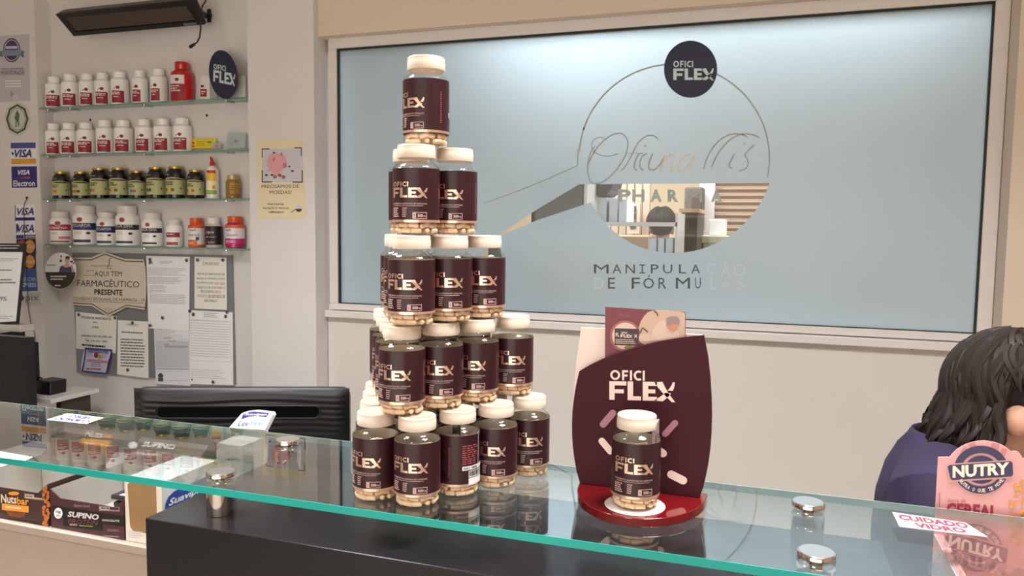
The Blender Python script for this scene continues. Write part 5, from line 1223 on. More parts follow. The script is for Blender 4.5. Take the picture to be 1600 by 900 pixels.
# ================================================================== supplement bottles
BH, BR, LR = .1248, .0326, .0268
Z_L0, Z_L1, Z_SH, Z_NK = .0177, .0916, .1009, .1063
def bottle_meshes():
    out = {}
    r = BR
    out['body'] = MB().lathe([(r * .60, .0012), (r * .82, .0008), (r * .94, .003), (r * .99, .008), (r, .013), (r, Z_L1 + .001), (r * .985, .0935), (r * .93, .0963), (r * .83, .0988), (r * .735, Z_SH), (r * .715, .1025), (r * .715, Z_NK)], 36, cap1=False)
    out['lid'] = MB().lathe([(LR * .985, Z_NK), (LR, Z_NK + .001), (LR, Z_NK + .0112), (LR * .985, Z_NK + .0118), (LR * .985, BH - .0016), (LR * .95, BH - .0003), (LR * .90, BH), (LR * .86, BH - .0006), (.0005, BH - .0006)], 36)
    lb = MB(); band(lb, r + .00035, -pi * r * .985, pi * r * .985, Z_L0, Z_L1, 48); out['label'] = lb
    g = MB(); band(g, r + .0006, -pi * r * .985, pi * r * .985, Z_L0 - .0002, Z_L0 + .0034, 48); out['foil_band'] = g
    ib = MB(); band(ib, r - .0008, -pi * r * .98, pi * r * .98, Z_L0 + .001, Z_L1, 40); out['label_back'] = ib
    R2 = r + .0007
    p = MB(); wrap(p, FLEX, R2, -.0275, .0275, .0513, .0648); wrap(p, OFICI, R2, -.0272, .0015, .0664, .0728)
    out['logo'] = p
    t = MB(); wrap(t, glyphs('SUPLEMENTO ALIMENTAR EM CÁPSULAS'), R2, -.0275, .0275, .0420, .0446); band(t, R2, -.0245, .0225, .0400, .0405)
    wlines(t, R2, -.0275, -.0120, .0237, .0375, 5, .45); wlines(t, R2, -.0075, .0005, .0237, .0375, 5, .45)
    # little bottle badge with its weight
    for a, b, z0, z1 in ((.0075, .0275, .0226, .0232), (.0075, .0275, .0308, .0314), (.0075, .0081, .0226, .0314), (.0269, .0275, .0226, .0314)): band(t, R2, a, b, z0, z1)
    band(t, R2, .0083, .0095, .0236, .0304); band(t, R2, .0108, .0122, .0236, .0304); band(t, R2, .0095, .0108, .0236, .0250); band(t, R2, .0095, .0108, .0288, .0304); band(t, R2, .0097, .0106, .0262, .0274)
    wrap(t, glyphs('500', .03), R2, .0145, .0220, .0250, .0290); wrap(t, glyphs('mg', .02), R2, .0224, .0258, .0250, .0272)
    out['lettering'] = t
    bk = MB(); wlines(bk, R2, .072, .100, .0480, .0770, 9, .42); wlines(bk, R2, .052, .0545, .030, .074, 16, .5)
    out['back_lettering'] = bk
    wb = MB(); band(wb, R2, .072, .122, .0410, .0470); band(wb, R2, .082, .112, .0300, .0395); band(wb, R2, .082, .112, .0190, .0290)
    out['back_panel'] = wb
    br = MB(); x = .0835
    rnd = random.Random(5)
    while x < .110:
        w = rnd.choice((.0004, .0007, .0012)); band(br, R2 + .0002, x, x + w, .0315, .0390, 1); x += w + rnd.choice((.0005, .0009))
    wrap(br, glyphs('SAC 0800', .02), R2 + .0002, .0745, .0990, .0425, .0456)
    out['barcode'] = br
    cp = MB(); rnd = random.Random(11)
    def capsule(c, d, L=.017, rr=.0037):
        d = Vector(d).normalized(); c = Vector(c); pts = []; rs = []
        for u, q in ((-1, .25), (-.93, .7), (-.78, 1), (0, 1), (.78, 1), (.93, .7), (1, .25)): pts.append(c + d * (u * L / 2)); rs.append(rr * q)
        cp.tube(pts, rs, 8)
    for k in range(11):
        a = 2 * pi * k / 11 + rnd.uniform(-.1, .1); lay = rnd.random()
        if lay < .6: capsule((.0262 * math.cos(a), .0262 * math.sin(a), .0062), (-math.sin(a), math.cos(a), rnd.uniform(-.1, .1)), .0150)
        else: capsule((.0200 * math.cos(a), .0200 * math.sin(a), .0062), (math.cos(a), math.sin(a), 0), .019)
    for k in range(11):
        a = 2 * pi * (k + .5) / 11 + rnd.uniform(-.15, .15)
        capsule((.0258 * math.cos(a), .0258 * math.sin(a), .0138), (-math.sin(a), math.cos(a), rnd.uniform(-.35, .35)), .0155)
    cp.lathe([(.0005, .002), (.018, .002), (.019, .018), (.0005, .018)], 16)
    for k in range(10):
        a = 2 * pi * k / 10; capsule((.022 * math.cos(a), .022 * math.sin(a), .0760 + rnd.uniform(-.002, .001)), (-math.sin(a + rnd.uniform(-.6, .6)), math.cos(a), rnd.uniform(-.3, .3)), .016)
    cp.lathe([(.0005, .068), (.026, .068), (.024, .074), (.0005, .075)], 16)
    out['capsules'] = cp
    return out
BM_ = bottle_meshes()
BMAT = {'body': PETCLEAR, 'lid': LIDW, 'label': WINE, 'foil_band': GOLD, 'label_back': mat('pale_label_back', (176, 172, 160), .5), 'logo': GOLD, 'lettering': PINKINK, 'back_lettering': REDINK, 'back_panel': mat('grey_white_ink', (206, 200, 196), .5), 'barcode': INK, 'capsules': CAPS}
proto = None
def make_bottle(loc, turn, label, group):
    global proto
    rz = facing(loc, turn)
    if proto is None:
        e = empty('supplement_bottle', loc, label, 'bottle', group, rz)
        lb = None
        for k in ('body', 'lid', 'capsules', 'label'):
            o = BM_[k].build(k, BMAT[k], parent=e, org=(0, 0, 0))
            if k == 'capsules': o['kind'] = 'stuff'
            if k == 'label': lb = o
        for k in ('label_back', 'foil_band', 'logo', 'lettering', 'back_lettering', 'back_panel', 'barcode'):
            BM_[k].build(k, BMAT[k], parent=lb, org=(0, 0, 0))
        proto = e
        return e
    e = proto.copy(); link(e); e.location = loc; e.rotation_euler = (0, 0, rz); e['label'] = label
    if group: e['group'] = group
    elif 'group' in e: del e['group']
    for ch in list(proto.children):
        c = ch.copy(); link(c); c.parent = e
        for gch in list(ch.children):
            d = gch.copy(); link(d); d.parent = c
    return e
TW = 'supplement bottles stacked in the tower'
def zlev(L): return ZG + .0004 + (5 - L) * (BH + .0002)
lat = []
# bottom layer: rows of two, three, four and five
L5 = {0: [(-.528, .961), (-.4625, .960)]}
s = .0672
for r_i in range(1, 4):
    right = [None, (-.426, 1.019), (-.386, 1.073), (-.355, 1.140)][r_i]
    n = r_i + 2; left = (-.528 - .030 * r_i, .961 + .061 * r_i)
    L5[r_i] = [(left[0] + (right[0] - left[0]) * k / (n - 1), left[1] + (right[1] - left[1]) * k / (n - 1)) for k in range(n)]
TURN = {(5, 0, 0): -37, (5, 0, 1): -23, (5, 1, 2): -112, (5, 2, 3): -23, (5, 3, 4): -8, (4, 0, 0): -28, (4, 1, 1): -16, (4, 2, 2): -27, (4, 3, 3): -12, (3, 0, 0): -23, (3, 1, 1): -15, (3, 2, 2): -13, (2, 0, 0): -22, (2, 1, 1): -28, (1, 0, 0): -53}
def tri(a, rstep, n, adj=None):
    """triangle of n rows behind the front bottle"""
    rows = {}
    for r_i in range(n):
        rt = rstep[r_i]; lf = (a[0] - .037 * r_i, a[1] + .058 * r_i)
        rows[r_i] = [lf] if r_i == 0 else [(lf[0] + (rt[0] - lf[0]) * k / r_i, lf[1] + (rt[1] - lf[1]) * k / r_i) for k in range(r_i + 1)]
    return rows
LAY = {5: L5,
       4: tri((-.489, .966), [None, (-.454, 1.021), (-.419, 1.078), (-.384, 1.141)], 4),
       3: tri((-.4755, .968), [None, (-.444, 1.029), (-.415, 1.092)], 3),
       2: tri((-.4765, .985), [None, (-.444, 1.046)], 2),
       1: {0: [(-.4745, 1.012)]}}
ROWN = {0: 'front', 1: 'second', 2: 'third', 3: 'back'}
LN = {5: 'bottom layer', 4: 'second layer up', 3: 'middle layer', 2: 'layer below the top bottle', 1: 'top'}
POSN = {1: [''], 2: ['left one', 'right one'], 3: ['left one', 'middle one', 'right one'], 4: ['leftmost', 'second from left', 'third from left', 'rightmost'], 5: ['leftmost', 'second from left', 'middle one', 'fourth from left', 'rightmost']}
rnd = random.Random(21)
for L in (5, 4, 3, 2, 1):
    for r_i, row in LAY[L].items():
        for k, (x, y) in enumerate(row):
            key = (L, r_i, k)
            if L == 1: lb = 'wine labelled capsule bottle alone at the top of the tower'
            elif key == (5, 1, 2): lb = 'wine labelled bottle with its barcode turned forward, in the bottom layer of the tower'
            elif len(row) == 1: lb = 'wine labelled capsule bottle at the front corner of the tower, ' + LN[L]
            else: lb = 'wine labelled bottle in the tower, %s, %s row, %s' % (LN[L], ROWN[r_i], POSN[len(row)][k])
            make_bottle((x, y, zlev(L)), TURN.get(key, rnd.uniform(-40, 10)), lb, TW)

# ================================================================== counter display stand with a bottle
DPX = Vector((-.170, 1.085, 0))
ds = empty('display_stand', (-.170, 1.06, ZG), 'maroon counter display stand with a red half round base and capsule prints', 'display stand')
RACR = mat('red_acrylic', (98, 12, 16), .08, coat=.6)
bt = ZG + .0125
yl = 1.092
xl_, xr_ = atZ(894, 768, bt).x, atZ(1104, 779, bt).x
xc = (xl_ + xr_) / 2; hw = (xr_ - xl_) / 2; dep = yl + .012 - atZ(1000, 806, bt).y
pts = [(xr_, yl + .012, ZG + .0006)]
for k in range(25):
    a = -pi * k / 24; pts.append((xc + hw * math.cos(a), yl + dep * math.sin(a) * 1.0, ZG + .0006))
pts.append((xl_, yl + .012, ZG + .0006))
MB().prism(pts, (0, 0, bt - ZG - .0006)).build('base', RACR, parent=ds, bevel=.001)
dpl = Plane((0, 1.086, 0), (0, -1, 0))
dbk = Plane((0, 1.098, 0), (0, -1, 0))
def outline(top):
    L = bez([(905, 580), (892, 630), (888, 690), (906, 757.5)], 10); R = bez([(1093, 779), (1110, 730), (1122, 640), (1101, 523.5)], 10)
    return top + R[::-1][0:0] + L + R
front = bez([(1100, 523.5), (1040, 528), (960, 545), (905, 580)], 12)[:-1] + bez([(905, 580), (892, 630), (887, 690), (906, 757.5)], 10) + bez([(1093, 779), (1112, 728), (1121, 640), (1101.5, 524)], 10)[:-1]
zmin = bt + .0002
DM = mat('maroon_panel', (60, 19, 29), .5, spec=.15, noise=.04)
def clampz(pts_): return [Vector((p.x, p.y, max(p.z, zmin))) for p in pts_]
P = clampz([dpl.p(*q, .004) for q in front])
MB().prism(P, (0, .0045, 0)).build('front_panel', DM, parent=ds, bevel=.0006)
back = [(1100, 523.8), (1071, 521), (1000, 516), (908, 511.5)] + bez([(908, 511.5), (893, 600), (886, 690), (907, 757.5)], 10)[1:] + bez([(1093, 779), (1112, 728), (1121, 640), (1101.5, 524)], 10)[:-1]
P = clampz([dbk.p(*q, 0) for q in back])
BKM = mat('pale_pink_acrylic', (226, 204, 192), .35)
MB().prism(P, (0, .004, 0)).build('back_panel', BKM, parent=ds, bevel=.0006)
fpx = Plane((0, 1.0857 - .004, 0), (0, -1, 0))
sh = Sheet(fpx, .0006)
LP = mat('pale_rose_print', (226, 202, 190), .45)
m = MB(); sh.glyph(m, OFICI, 953.5, 578, 1007.4, 593.6, dy=1.4); sh.glyph(m, FLEX, 952, 595.5, 1052.6, 624.5, dy=2.6); m.build('logo', LP, parent=ds)
def cap2(mb, x0, y0, x1, y1, w):
    dx, dy = x1 - x0, y1 - y0; L = math.hypot(dx, dy); a = math.atan2(dy, dx); r = w / 2; p = []
    for k in range(9): t = a + pi / 2 + pi * k / 8; p.append((x0 + dx / L * r + r * math.cos(t), y0 + dy / L * r + r * math.sin(t)))
    for k in range(9): t = a - pi / 2 + pi * k / 8; p.append((x1 - dx / L * r + r * math.cos(t), y1 - dy / L * r + r * math.sin(t)))
    sh.pts(mb, p)
MVP = mat('mauve_print', (158, 106, 118), .45)
for q, c in (((939, 667, 961, 641.5, 11), MVP), ((1058, 657.5, 1036, 681.5, 10), MVP), ((937, 685, 957, 709, 10.5), LP), ((1043, 738.5, 1073, 753.5, 12.5), LP), ((1027, 702, 1041, 712, 12), LP)):
    m = MB(); cap2(m, *q); m.build('capsule_print', c, parent=ds)
# white ring and clear strip that hold the bottle
DB = (-.1655, 1.021)
MB().lathe([(.040, bt + .0002), (.041, bt + .0008), (.040, bt + .0016), (.005, bt + .0016)], 40, (DB[0], DB[1], 0)).build('ring', mat('ring_white', (226, 214, 206), .4), parent=ds)
b1 = fpx.p(1027, 672).x; b2 = fpx.p(1034, 740)
MB().bb((b1, DB[1] + .012, zmin), (b1 + .0028, fpx.o.y, fpx.p(1034, 655).z)).build('holder_strip', mat('pale_holder', (196, 170, 172), .2, coat=.3), parent=ds)
proto_e = make_bottle((DB[0], DB[1], bt + .0018), -6, 'wine labelled capsule bottle standing alone on the red base of the display stand', None)
# brochure tucked behind the front panel
brp = Plane((0, 1.0935, 0), (0, -1, 0))
o, sh = sheet_obj('brochure', brp, [(945.6, 479.5), (1071.5, 487.5), (1070, 640), (945, 640)], mat('wine_print', (112, 44, 56), .45), 'wine red leaflet with an elderly woman photo, tucked into the display stand', 'leaflet', th=.0012)
m = MB(); sh.pts(m, bez([(1070.5, 488.5), (1050, 484), (1022, 482), (1012, 488), (998, 500), (996, 515), (994, 545), (990, 580)], 6)[0:] + [(1070, 580)]); m.build('photo_print', mat('beige_photo', (196, 164, 144), .5), parent=o)
sh2 = Sheet(brp, .0022)
m = MB(); sh2.ell(m, 977, 525, 24, 24.5, 36); m.build('photo_border', mat('dusty_rose_border', (160, 90, 92), .5), parent=o)
sh3 = Sheet(brp, .0028)
m = MB(); sh3.ell(m, 977, 525, 20.5, 21, 36); m.build('photo_print', mat('pale_peach_photo', (206, 184, 164), .5), parent=o)
sh4 = Sheet(brp, .0033)
m = MB(); sh4.rect(m, 960.5, 513, 998, 539, dy=1.2); m.build('picture', mat('bottle_row_print', (62, 38, 50), .5), parent=o)
m = MB(); sh4.ell(m, 983, 543, 8, 3.4, 14); m.build('picture', mat('leaf_green_print', (120, 112, 56), .5), parent=o)
sh5 = Sheet(brp, .0038)
m = MB(); sh5.glyph(m, OFICI, 970.5, 518.4, 980, 521.6); sh5.glyph(m, FLEX, 969.5, 522.4, 987.5, 527.2, dy=.5); sh5.text(m, 'FL', 962, 520, 967.5, 526, bold=.03); sh5.text(m, 'X', 990.5, 522.6, 996, 527.6, bold=.03); sh5.lines(m, 962, 530, 996, 538, 3, .4, dy=.8); m.build('lettering', LP, parent=o)
SK = mat('skin_print', (214, 172, 146), .5)
m = MB(); sh2.pts(m, [(1016, 532), (1020, 518), (1028, 504), (1036, 500), (1044, 506), (1052, 512), (1061, 520), (1061, 532)]); m.build('photo_print', mat('pale_cardigan_print', (206, 180, 164), .5), parent=o)
m = MB(); sh2.pts(m, [(996, 532), (1000, 522), (1016, 521), (1016, 534)]); m.build('photo_print', mat('cushion_print', (204, 178, 156), .5), parent=o)
m = MB(); sh3.pts(m, [(1041, 502), (1046, 497), (1058, 502), (1060, 508), (1056, 516), (1050, 519), (1044, 515), (1041, 509)]); m.build('photo_print', mat('face_print', (190, 130, 104), .5), parent=o)
m = MB(); sh4.pts(m, [(1041, 503), (1042, 497), (1049, 494.4), (1058, 495), (1062, 500), (1061, 508), (1056, 503), (1050, 503), (1046, 509)]); m.build('photo_print', mat('grey_hair_print', (136, 124, 128), .5), parent=o)
m = MB(); sh3.strokes(m, [(1022, 486), (1027, 490), (1028, 494)], 2.2); sh3.strokes(m, [(1000, 520), (1004, 512), (1012, 519)], 2); m.build('photo_print', mat('olive_leaf_print', (84, 74, 56), .5), parent=o)
m = MB(); sh.text(m, 'OFICI FLEX', 966, 490.2, 984.5, 494.4, dy=.6); m.build('lettering', mat('muted_rose_ink', (150, 84, 84), .5), parent=o)

# ================================================================== pink cereal bar box at the right
NP = Plane((0, 1.212, 0), (0, -1, 0))
PK = mat('pink_card', (204, 150, 146), .5, spec=.3); PKD = mat('rose_card', (182, 118, 118), .5, spec=.3); PNV = mat('deep_navy_print', (50, 42, 74), .45); PCR = mat('cream_print', (226, 206, 184), .45)
zt_r = atZ(1470, 838, 1.04).z
nxl = NP.p(1461, 800).x
nb = empty('cereal_bar_box', (nxl, 1.212, ZL), 'pink NUTRY cereal bar display box with a tall header behind the glass at right', 'box')
hdr = [(1458.6, 713.5), (1484, 714)] + bez([(1484, 714), (1492, 702), (1510, 689), (1537, 688.5), (1556, 689), (1574, 697), (1580, 706)], 8)[1:] + bez([(1580, 706), (1588, 702), (1594, 706), (1598, 716)], 5)[1:] + [(1640, 716)]
P = [NP.p(*q) for q in hdr]; xr2 = P[-1].x
P = P + [Vector((xr2, 1.212, ZL + .0006)), Vector((nxl, 1.212, ZL + .0006))]
P[0].x = nxl
MB().prism(P, (0, .0015, 0)).build('header_card', PK, parent=nb)
sh = Sheet(NP, .0005)
m = MB()
for q in ([(1513, 694), (1522, 690), (1530, 703), (1520, 706)], [(1550, 691), (1562, 695), (1560, 705), (1548, 702)], [(1500, 706), (1508, 697), (1514, 707)], [(1566, 700), (1574, 702), (1570, 712), (1562, 708)]): sh.pts(m, q)
m.build('picture', PKD, parent=nb)
sh = Sheet(NP, .0010)
m = MB(); sh.ring(m, 1533, 734, 42.5, 37.5, 11.5, 44); sh.ell(m, 1533, 734, 25.5, 22, 30); m.build('emblem', PNV, parent=nb)
sh = Sheet(NP, .0015)
m = MB(); sh.pts(m, [(1478, 727), (1484, 724.5), (1582, 718.5), (1585, 721), (1586, 743), (1583, 747), (1487, 753), (1483, 751)]); m.build('emblem_border', PK, parent=nb)
sh = Sheet(NP, .0020)
m = MB(); sh.pts(m, [(1480.5, 729), (1484, 726.5), (1579, 720.5), (1582, 723), (1583.2, 741), (1581, 744.5), (1488, 750.3), (1485, 748)]); m.build('emblem_band', PNV, parent=nb)
sh = Sheet(NP, .0026)
m = MB(); sh.text(m, 'NUTRY', 1488.5, 728, 1577, 747, dy=-5.5, bold=.05); m.build('lettering', PCR, parent=nb)
m = MB()
tx = 'NUTRA O QUE TE MOVE'
for i, ch in enumerate(tx):
    if ch == ' ': continue
    a = math.radians(148 - 118 * i / (len(tx) - 1)); cx, cyy = 1533 + 37 * math.cos(a), 734 + 32.5 * math.sin(a)
    t = a - pi / 2; ux, uy = math.cos(t), math.sin(t); w, h = 1.9, 3
    o_ = sh.P(cx - ux * w - uy * -h * -1 * 0 + (-uy) * 0 - (-uy) * h * 0 + 0, cyy - uy * w)
    bl = (cx - ux * w + (-uy) * h * 1.0, cyy - uy * w + ux * h); br_ = (cx + ux * w + (-uy) * h, cyy + uy * w + ux * h); tl = (cx - ux * w - (-uy) * h, cyy - uy * w - ux * h)
    O = sh.P(*bl); ex = sh.P(*br_) - O; ey = sh.P(*tl) - O
    g = glyphs(ch, .02); m.add([O + ex * u + ey * v for u, v in g[0]], g[1])
m.build('lettering', PCR, parent=nb)
sh = Sheet(NP, .0008)
m = MB(); sh.text(m, 'CEREAL', 1478.5, 785, 1559, 808, dy=5, bold=.05); m.build('lettering', mat('crimson_print', (150, 40, 66), .45), parent=nb)
m = MB(); sh.text(m, 'barra de', 1481, 779, 1509, 784.5, dy=1, shear=.3); sh.rect(m, 1467.5, 770, 1468.6, 793); m.build('lettering', mat('rust_rose_print', (150, 84, 84), .45), parent=nb)
m = MB()
rnd = random.Random(4)
cl = []
for (x0, x1, y0, y1, nn) in ((1585, 1640, 752, 782, 60), (1577, 1640, 783, 815, 70)):
    for k in range(nn):
        sh_k = Sheet(NP, .0008 + .00001 * k)
        x, y = rnd.uniform(x0, x1), rnd.uniform(y0, y1)
        sh_k.ell(m, x, y, rnd.uniform(2, 3.6), rnd.uniform(1.6, 2.8), 8)
m.build('bar_print', mat('cereal_print', (206, 140, 70), .45, noise=.6, scale=260), parent=nb)
# tray in front of the header, under the glass
tz_ = atY(1470, 838, 1.205).z; ty0 = 1.03
for (c0, c1, nm, mm) in (((nxl, ty0, ZL + .0006), (nxl + .0015, 1.2115, tz_), 'side_panel', mat('pale_lilac_side', (206, 200, 206), .5)), ((nxl + .002, ty0 + .002, ZL + .001), (xr2, 1.2115, ZL + .003), 'floor_panel', PKD), ((xr2 - .0015, ty0, ZL + .0006), (xr2, 1.2115, tz_), 'side_panel', PK), ((nxl, ty0, ZL + .0006), (xr2, ty0 + .0015, tz_ - .03), 'front_panel', PK)):
    MB().bb(c0, c1).build(nm, mm, parent=nb)
MB().bb((nxl + .0016, ty0, ZL + .003), (nxl + .012, 1.2115, tz_ + .0004)).build('inner_fold', PK, parent=nb)
sh = Sheet(Plane((nxl, 0, 0), (-1, 0, 0)), .0006)
m = MB(); sh.strokes(m, [(1452, 862), (1460, 852), (1468, 866), (1460, 880), (1452, 895)], 1); sh.strokes(m, [(1455, 880), (1466, 890)], 1); sh.lines(m, 1451, 880, 1470, 900, 6, .3); m.build('lettering', mat('pale_slate_ink', (150, 156, 168), .5), parent=nb)
for k in range(5):
    xx = nxl + .018 + k * .0
BARW = mat('pink_wrapper', (214, 140, 140), .3, coat=.2)
for k in range(4):
    x0_ = nxl + .028 + .033 * k
    if x0_ + .03 > xr2: break
    o = MB().box((x0_, 1.125, ZL + .018), (.029, .13, .028)).build('cereal_bar', BARW, org=(x0_, 1.125, ZL + .004), bevel=.006)
    tag(o, ['pink wrapped cereal bar in the NUTRY box, nearest the left side', 'second pink wrapped cereal bar from the left in the NUTRY box', 'third pink wrapped cereal bar from the left in the NUTRY box', 'fourth pink wrapped cereal bar from the left in the NUTRY box'][k], 'snack bar', 'cereal bars in the pink box')

# ================================================================== people
SKIN = mat('skin', (206, 156, 132), .5, noise=.05); HAIR = mat('dark_brown_hair', (32, 23, 19), .55, spec=.25, noise=.35, scale=140)
def person(name, label, loc, rz, shirt, head_z=1.2, hair_long=True, lift=0.0, back=0.0):
    e = None
    sz = head_z            # head centre height; local frame faces -Y
    mb = MB()
    def ring_body(prof, n=28):
        vs = []; fs = []
        for (cx, cy, z, a, b) in prof:
            for k in range(n):
                t = 2 * pi * k / n; vs.append((cx + a * math.cos(t), cy + b * math.sin(t), z))
        for i in range(len(prof) - 1):
            for k in range(n): fs.append((i * n + k, i * n + (k + 1) % n, (i + 1) * n + (k + 1) % n, (i + 1) * n + k))
        fs.append(tuple(range(n))[::-1]); fs.append(tuple(len(prof) * n - n + k for k in range(n)))
        mb.add(vs, fs, True)
    z = sz
    zb = z + lift; Bk = back
    ring_body([(0, .03 + Bk, zb - .68, .165, .115), (0, .03 + Bk, zb - .60, .17, .12), (0, .02 + Bk, zb - .48, .15, .105), (0, .02 + Bk, zb - .36, .165, .11), (0, .02 + Bk, zb - .27, .185, .105), (0, .025 + Bk, zb - .205, .17, .085), (0, .025 + Bk, zb - .175, .105, .07), (0, .02 + Bk, zb - .15, .058, .058)])
    mb.tube([(0, .022 + Bk, zb - .20), (0, .02 + Bk * .7, zb - .15 - lift * .2), (0, .015 + Bk * .3, z - .08), (0, .012, z - .03)], [.07, .058, .052, .055], 18)
    # head: skull, jaw, nose, ears, lips
    mb.sphere((0, .015, z + .03), (.076, .095, .092), 24, 16); mb.sphere((0, -.022, z - .035), (.056, .066, .075), 20, 12); mb.sphere((0, -.052, z - .085), (.026, .026, .022), 14, 10)
    mb.tube([(0, -.084, z + .022), (0, -.098, z - .004), (0, -.106, z - .022), (0, -.090, z - .030)], [.008, .010, .013, .010], 10)
    mb.sphere((0, -.083, z - .054), (.022, .010, .006), 12, 8); mb.sphere((0, -.081, z - .066), (.018, .010, .006), 12, 8)
    for sx in (-1, 1):
        mb.sphere((sx * .075, .012, z - .008), (.010, .020, .033), 14, 10); mb.sphere((sx * .031, -.073, z + .028), (.022, .012, .008), 12, 8)
        mb.sphere((sx * .038, -.060, z - .020), (.024, .022, .024), 12, 8)
        sh_ = Vector((sx * .175, .02 + Bk, zb - .225)); el = Vector((sx * .235, -.03 + Bk, zb - .47)); wr = Vector((sx * .15, -.26 + Bk, zb - .50))
        mb.tube([(sx * .12, .022 + Bk, zb - .205), sh_, sh_.lerp(el, .5), el, el.lerp(wr, .4), wr], [.058, .058, .046, .040, .040, .027], 16)
        pm = wr + Vector((-sx * .02, -.075, -.01)); mb.tube([wr, wr.lerp(pm, .5), pm], [.027, .034, .030], 14)
        for k in range(4):
            a = pm + Vector(((k - 1.5) * .018, -.008, 0)); L = (.062, .074, .070, .054)[k if sx > 0 else 3 - k]
            mb.tube([a, a + Vector((0, -L * .45, .006)), a + Vector((0, -L * .8, -.006)), a + Vector((0, -L, -.018))], [.0098, .009, .0082, .0070], 10)
        a = wr + Vector((-sx * .030, -.03, 0)); mb.tube([a, a + Vector((-sx * .024, -.022, -.004)), a + Vector((-sx * .034, -.050, -.010))], [.012, .0105, .008], 10)
        # thighs and lower legs of a seated figure
        zt_ = zb - .66
        mb.tube([(sx * .09, .03 + Bk, zt_), (sx * .10, -.20 + Bk, zt_), (sx * .10, -.40 + Bk, zt_ - .005), (sx * .10, -.43 + Bk, max(.30, zt_ - .24)), (sx * .10, -.40 + Bk, .06)], [.085, .080, .062, .055, .040], 16)
        mb.tube([(sx * .10, -.37 + Bk, .035), (sx * .10, -.50 + Bk, .035), (sx * .10, -.60 + Bk, .028)], [.038, .042, .025], 12)
    body = mb.build(name, SKIN, org=(0, 0, 0))
    body.location = loc; body.rotation_euler = (0, 0, rz)
    rm = body.modifiers.new('fuse', 'REMESH'); rm.mode = 'VOXEL'; rm.voxel_size = .0065; rm.use_smooth_shade = True
    smo = body.modifiers.new('smooth', 'SMOOTH'); smo.factor = .5; smo.iterations = 4
    tag(body, label, 'person')
    EY = mat('eye_white', (226, 222, 216), .2); IR = mat('dark_iris', (46, 32, 26), .2)
    for sx in (-1, 1):
        MB().sphere((sx * .031, -.074, z + .014), (.013, .011, .008), 14, 10).build('eye', EY, parent=body, org=(0, 0, 0))
        MB().sphere((sx * .031, -.0815, z + .014), (.0055, .004, .0055), 10, 8).build('iris', IR, parent=body, org=(0, 0, 0))
        MB().tube([(sx * .014, -.086, z + .036), (sx * .032, -.087, z + .042), (sx * .050, -.074, z + .036)], [.003, .0042, .002], 8).build('eyebrow', HAIR, parent=body, org=(0, 0, 0))
    MB().sphere((0, -.0865, z - .060), (.021, .008, .0075), 14, 8).build('lips', mat('lips', (178, 104, 98), .4), parent=body, org=(0, 0, 0))
    # shirt: loose shell round the torso with short sleeves
    sb = MB(); n = 32
    prof = [(zb - .70, .185, .135), (zb - .58, .185, .135), (zb - .46, .172, .125), (zb - .35, .182, .126), (zb - .27, .204, .124), (zb - .212, .194, .106), (zb - .180, .130, .090), (zb - .160, .080, .074), (zb - .145, .066, .066)]
    vs = []; fs = []
    for zz, a, b in prof:
        for k in range(n):
            t = 2 * pi * k / n; w = 1 + .018 * math.sin(5 * t + zz * 40); vs.append((a * w * math.cos(t), .022 + Bk + b * w * math.sin(t), zz))
    for i in range(len(prof) - 1):
        for k in range(n): fs.append((i * n + k, i * n + (k + 1) % n, (i + 1) * n + (k + 1) % n, (i + 1) * n + k))
    sb.add(vs, fs, True)
    for sx in (-1, 1): sb.tube([(sx * .10, .022 + Bk, zb - .215), (sx * .172, .02 + Bk, zb - .228), (sx * .208, -.004 + Bk, zb - .32), (sx * .230, -.022 + Bk, zb - .42)], [.074, .080, .074, .066], 18, caps=False)
    so = sb.build('shirt', shirt, parent=body, org=(0, 0, 0))
    sol = so.modifiers.new('cloth', 'SOLIDIFY'); sol.thickness = .004
    # hair: a close cap and many wavy locks that follow the skull, then hang
    hb_ = MB(); rr_ = random.Random(9)
    hb_.sphere((0, .022, z + .036), (.081, .100, .093), 28, 18)
    for v in hb_.v:
        if v.y < -.050 and v.z < z + .070: v.y = -.045 + (v.y + .050) * .1
        if v.z < z - .02 and v.y < .03: v.x *= .84
    N = 330 if hair_long else 90
    for k in range(N):
        ph = math.radians(rr_.uniform(62, 298)); lift_r = rr_.uniform(1.0, 1.16)
        side = min(ph, 2 * pi - ph)
        hang = rr_.uniform(.10, .23) if hair_long and side > math.radians(98) else rr_.uniform(0, .015)
        if hair_long and side <= math.radians(98): th1 = math.radians(rr_.uniform(70, 84))
        else: th1 = math.radians(rr_.uniform(92, 104))
        am = rr_.uniform(.005, .014); fq = rr_.uniform(5, 9); p0 = rr_.uniform(0, 6); pts = []; rad = []
        th0 = math.radians(rr_.uniform(4, 50)); n = 9
        for q in range(n + 1):
            th = th0 + (th1 - th0) * q / n; a = ph + .10 * math.sin(p0 + 4 * q / n)
            pts.append(Vector((.084 * lift_r * math.sin(th) * math.sin(a), .022 - .102 * lift_r * math.sin(th) * math.cos(a), z + .034 + .096 * lift_r * math.cos(th)))); rad.append(.0085)
        if hang < .03:                       # side locks lie close and taper off above the ear
            hb_.tube(pts, [x * (1 - .85 * (q / n) ** 3) for q, x in enumerate(rad)], 6); continue
        end = pts[-1]; out = Vector((end.x, end.y - .022, 0)).normalized()
        m_ = 9
        for q in range(1, m_ + 1):
            u = q / m_; w = am * min(1, 2.5 * u)
            pts.append(end + Vector((0, 0, -hang * u)) + out * (.022 * math.sin(u * pi * .8) * lift_r + w * math.sin(p0 + fq * u)) + Vector((-out.y, out.x, 0)) * w * math.cos(p0 + fq * u)); rad.append(.0085 * (1 - .8 * u * u))
        if rr_.random() < .35: rad = [x * .22 for x in rad]
        hb_.tube(pts, rad, 6)
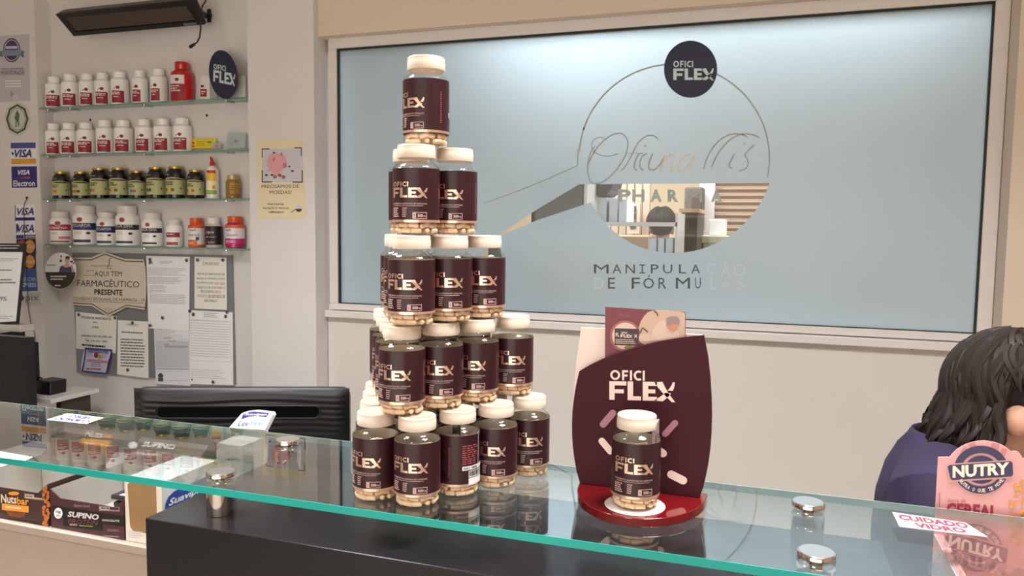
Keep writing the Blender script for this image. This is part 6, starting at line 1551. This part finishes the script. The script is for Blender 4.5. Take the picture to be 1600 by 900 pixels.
    hb_.build('hair', HAIR, parent=body, org=(0, 0, 0))
    return body
hp0 = atY(1606, 640, 1.62)
person('person', 'person with wavy dark brown hair and a purple shirt seated behind the pink box', (hp0.x, hp0.y, 0), math.radians(72), mat('purple_shirt', (28, 13, 48), .75, noise=.1, scale=40), head_z=hp0.z, lift=.085, back=.10)
def stool(x, y, z, lb):
    ch = empty('stool', (x, y, 0), lb, 'stool')
    MB().lathe([(.17, z - .06), (.185, z - .045), (.185, z - .01), (.17, z)], 28, (x, y, 0)).build('seat', BLACK, parent=ch)
    MB().cyl((x, y, .03), (x, y, z - .05), .025, 16).build('post', CHROME, parent=ch)
    MB().lathe([(.20, .0005), (.20, .012), (.05, .03)], 28, (x, y, 0)).build('foot', BLACK, parent=ch)
stool(hp0.x - .12, hp0.y - .03, hp0.z + .085 - .765, 'black round stool under the person in the purple shirt')
pb = atY(1033, 362, 5.15)
person('person', 'person in dark clothes standing in for a silhouette reflected in the clear half disc', (pb.x, pb.y, 0), math.radians(188), mat('dark_shirt', (62, 56, 46), .8), head_z=pb.z + .02, hair_long=False)  # figure added to stand in for a silhouette reflected in the glass
stool(pb.x, pb.y - .03, pb.z - .745, 'stool under the person behind the window')

# ================================================================== ceiling lamps
for i, (lx, ly, pw) in enumerate(LAMPS):
    e = empty('ceiling_lamp', (lx, ly, HC), ['square ceiling lamp above the left of the counter', 'square ceiling lamp above the right of the counter', 'square ceiling lamp above the shop entrance'][i], 'ceiling lamp', 'ceiling lamps')
    m = MB()
    for a, b in (((-.32, -.32), (.32, -.29)), ((-.32, .29), (.32, .32)), ((-.32, -.29), (-.29, .29)), ((.29, -.29), (.32, .29))): m.bb((lx + a[0], ly + a[1], HC - .012), (lx + b[0], ly + b[1], HC - .0005))
    m.build('frame', WHITE, parent=e)
    MB().bb((lx - .29, ly - .29, HC - .003), (lx + .29, ly + .29, HC - .0005)).build('diffuser', mat('lamp_diffuser', (250, 248, 244), .6, emis=(255, 250, 244), estr=2.0), parent=e)
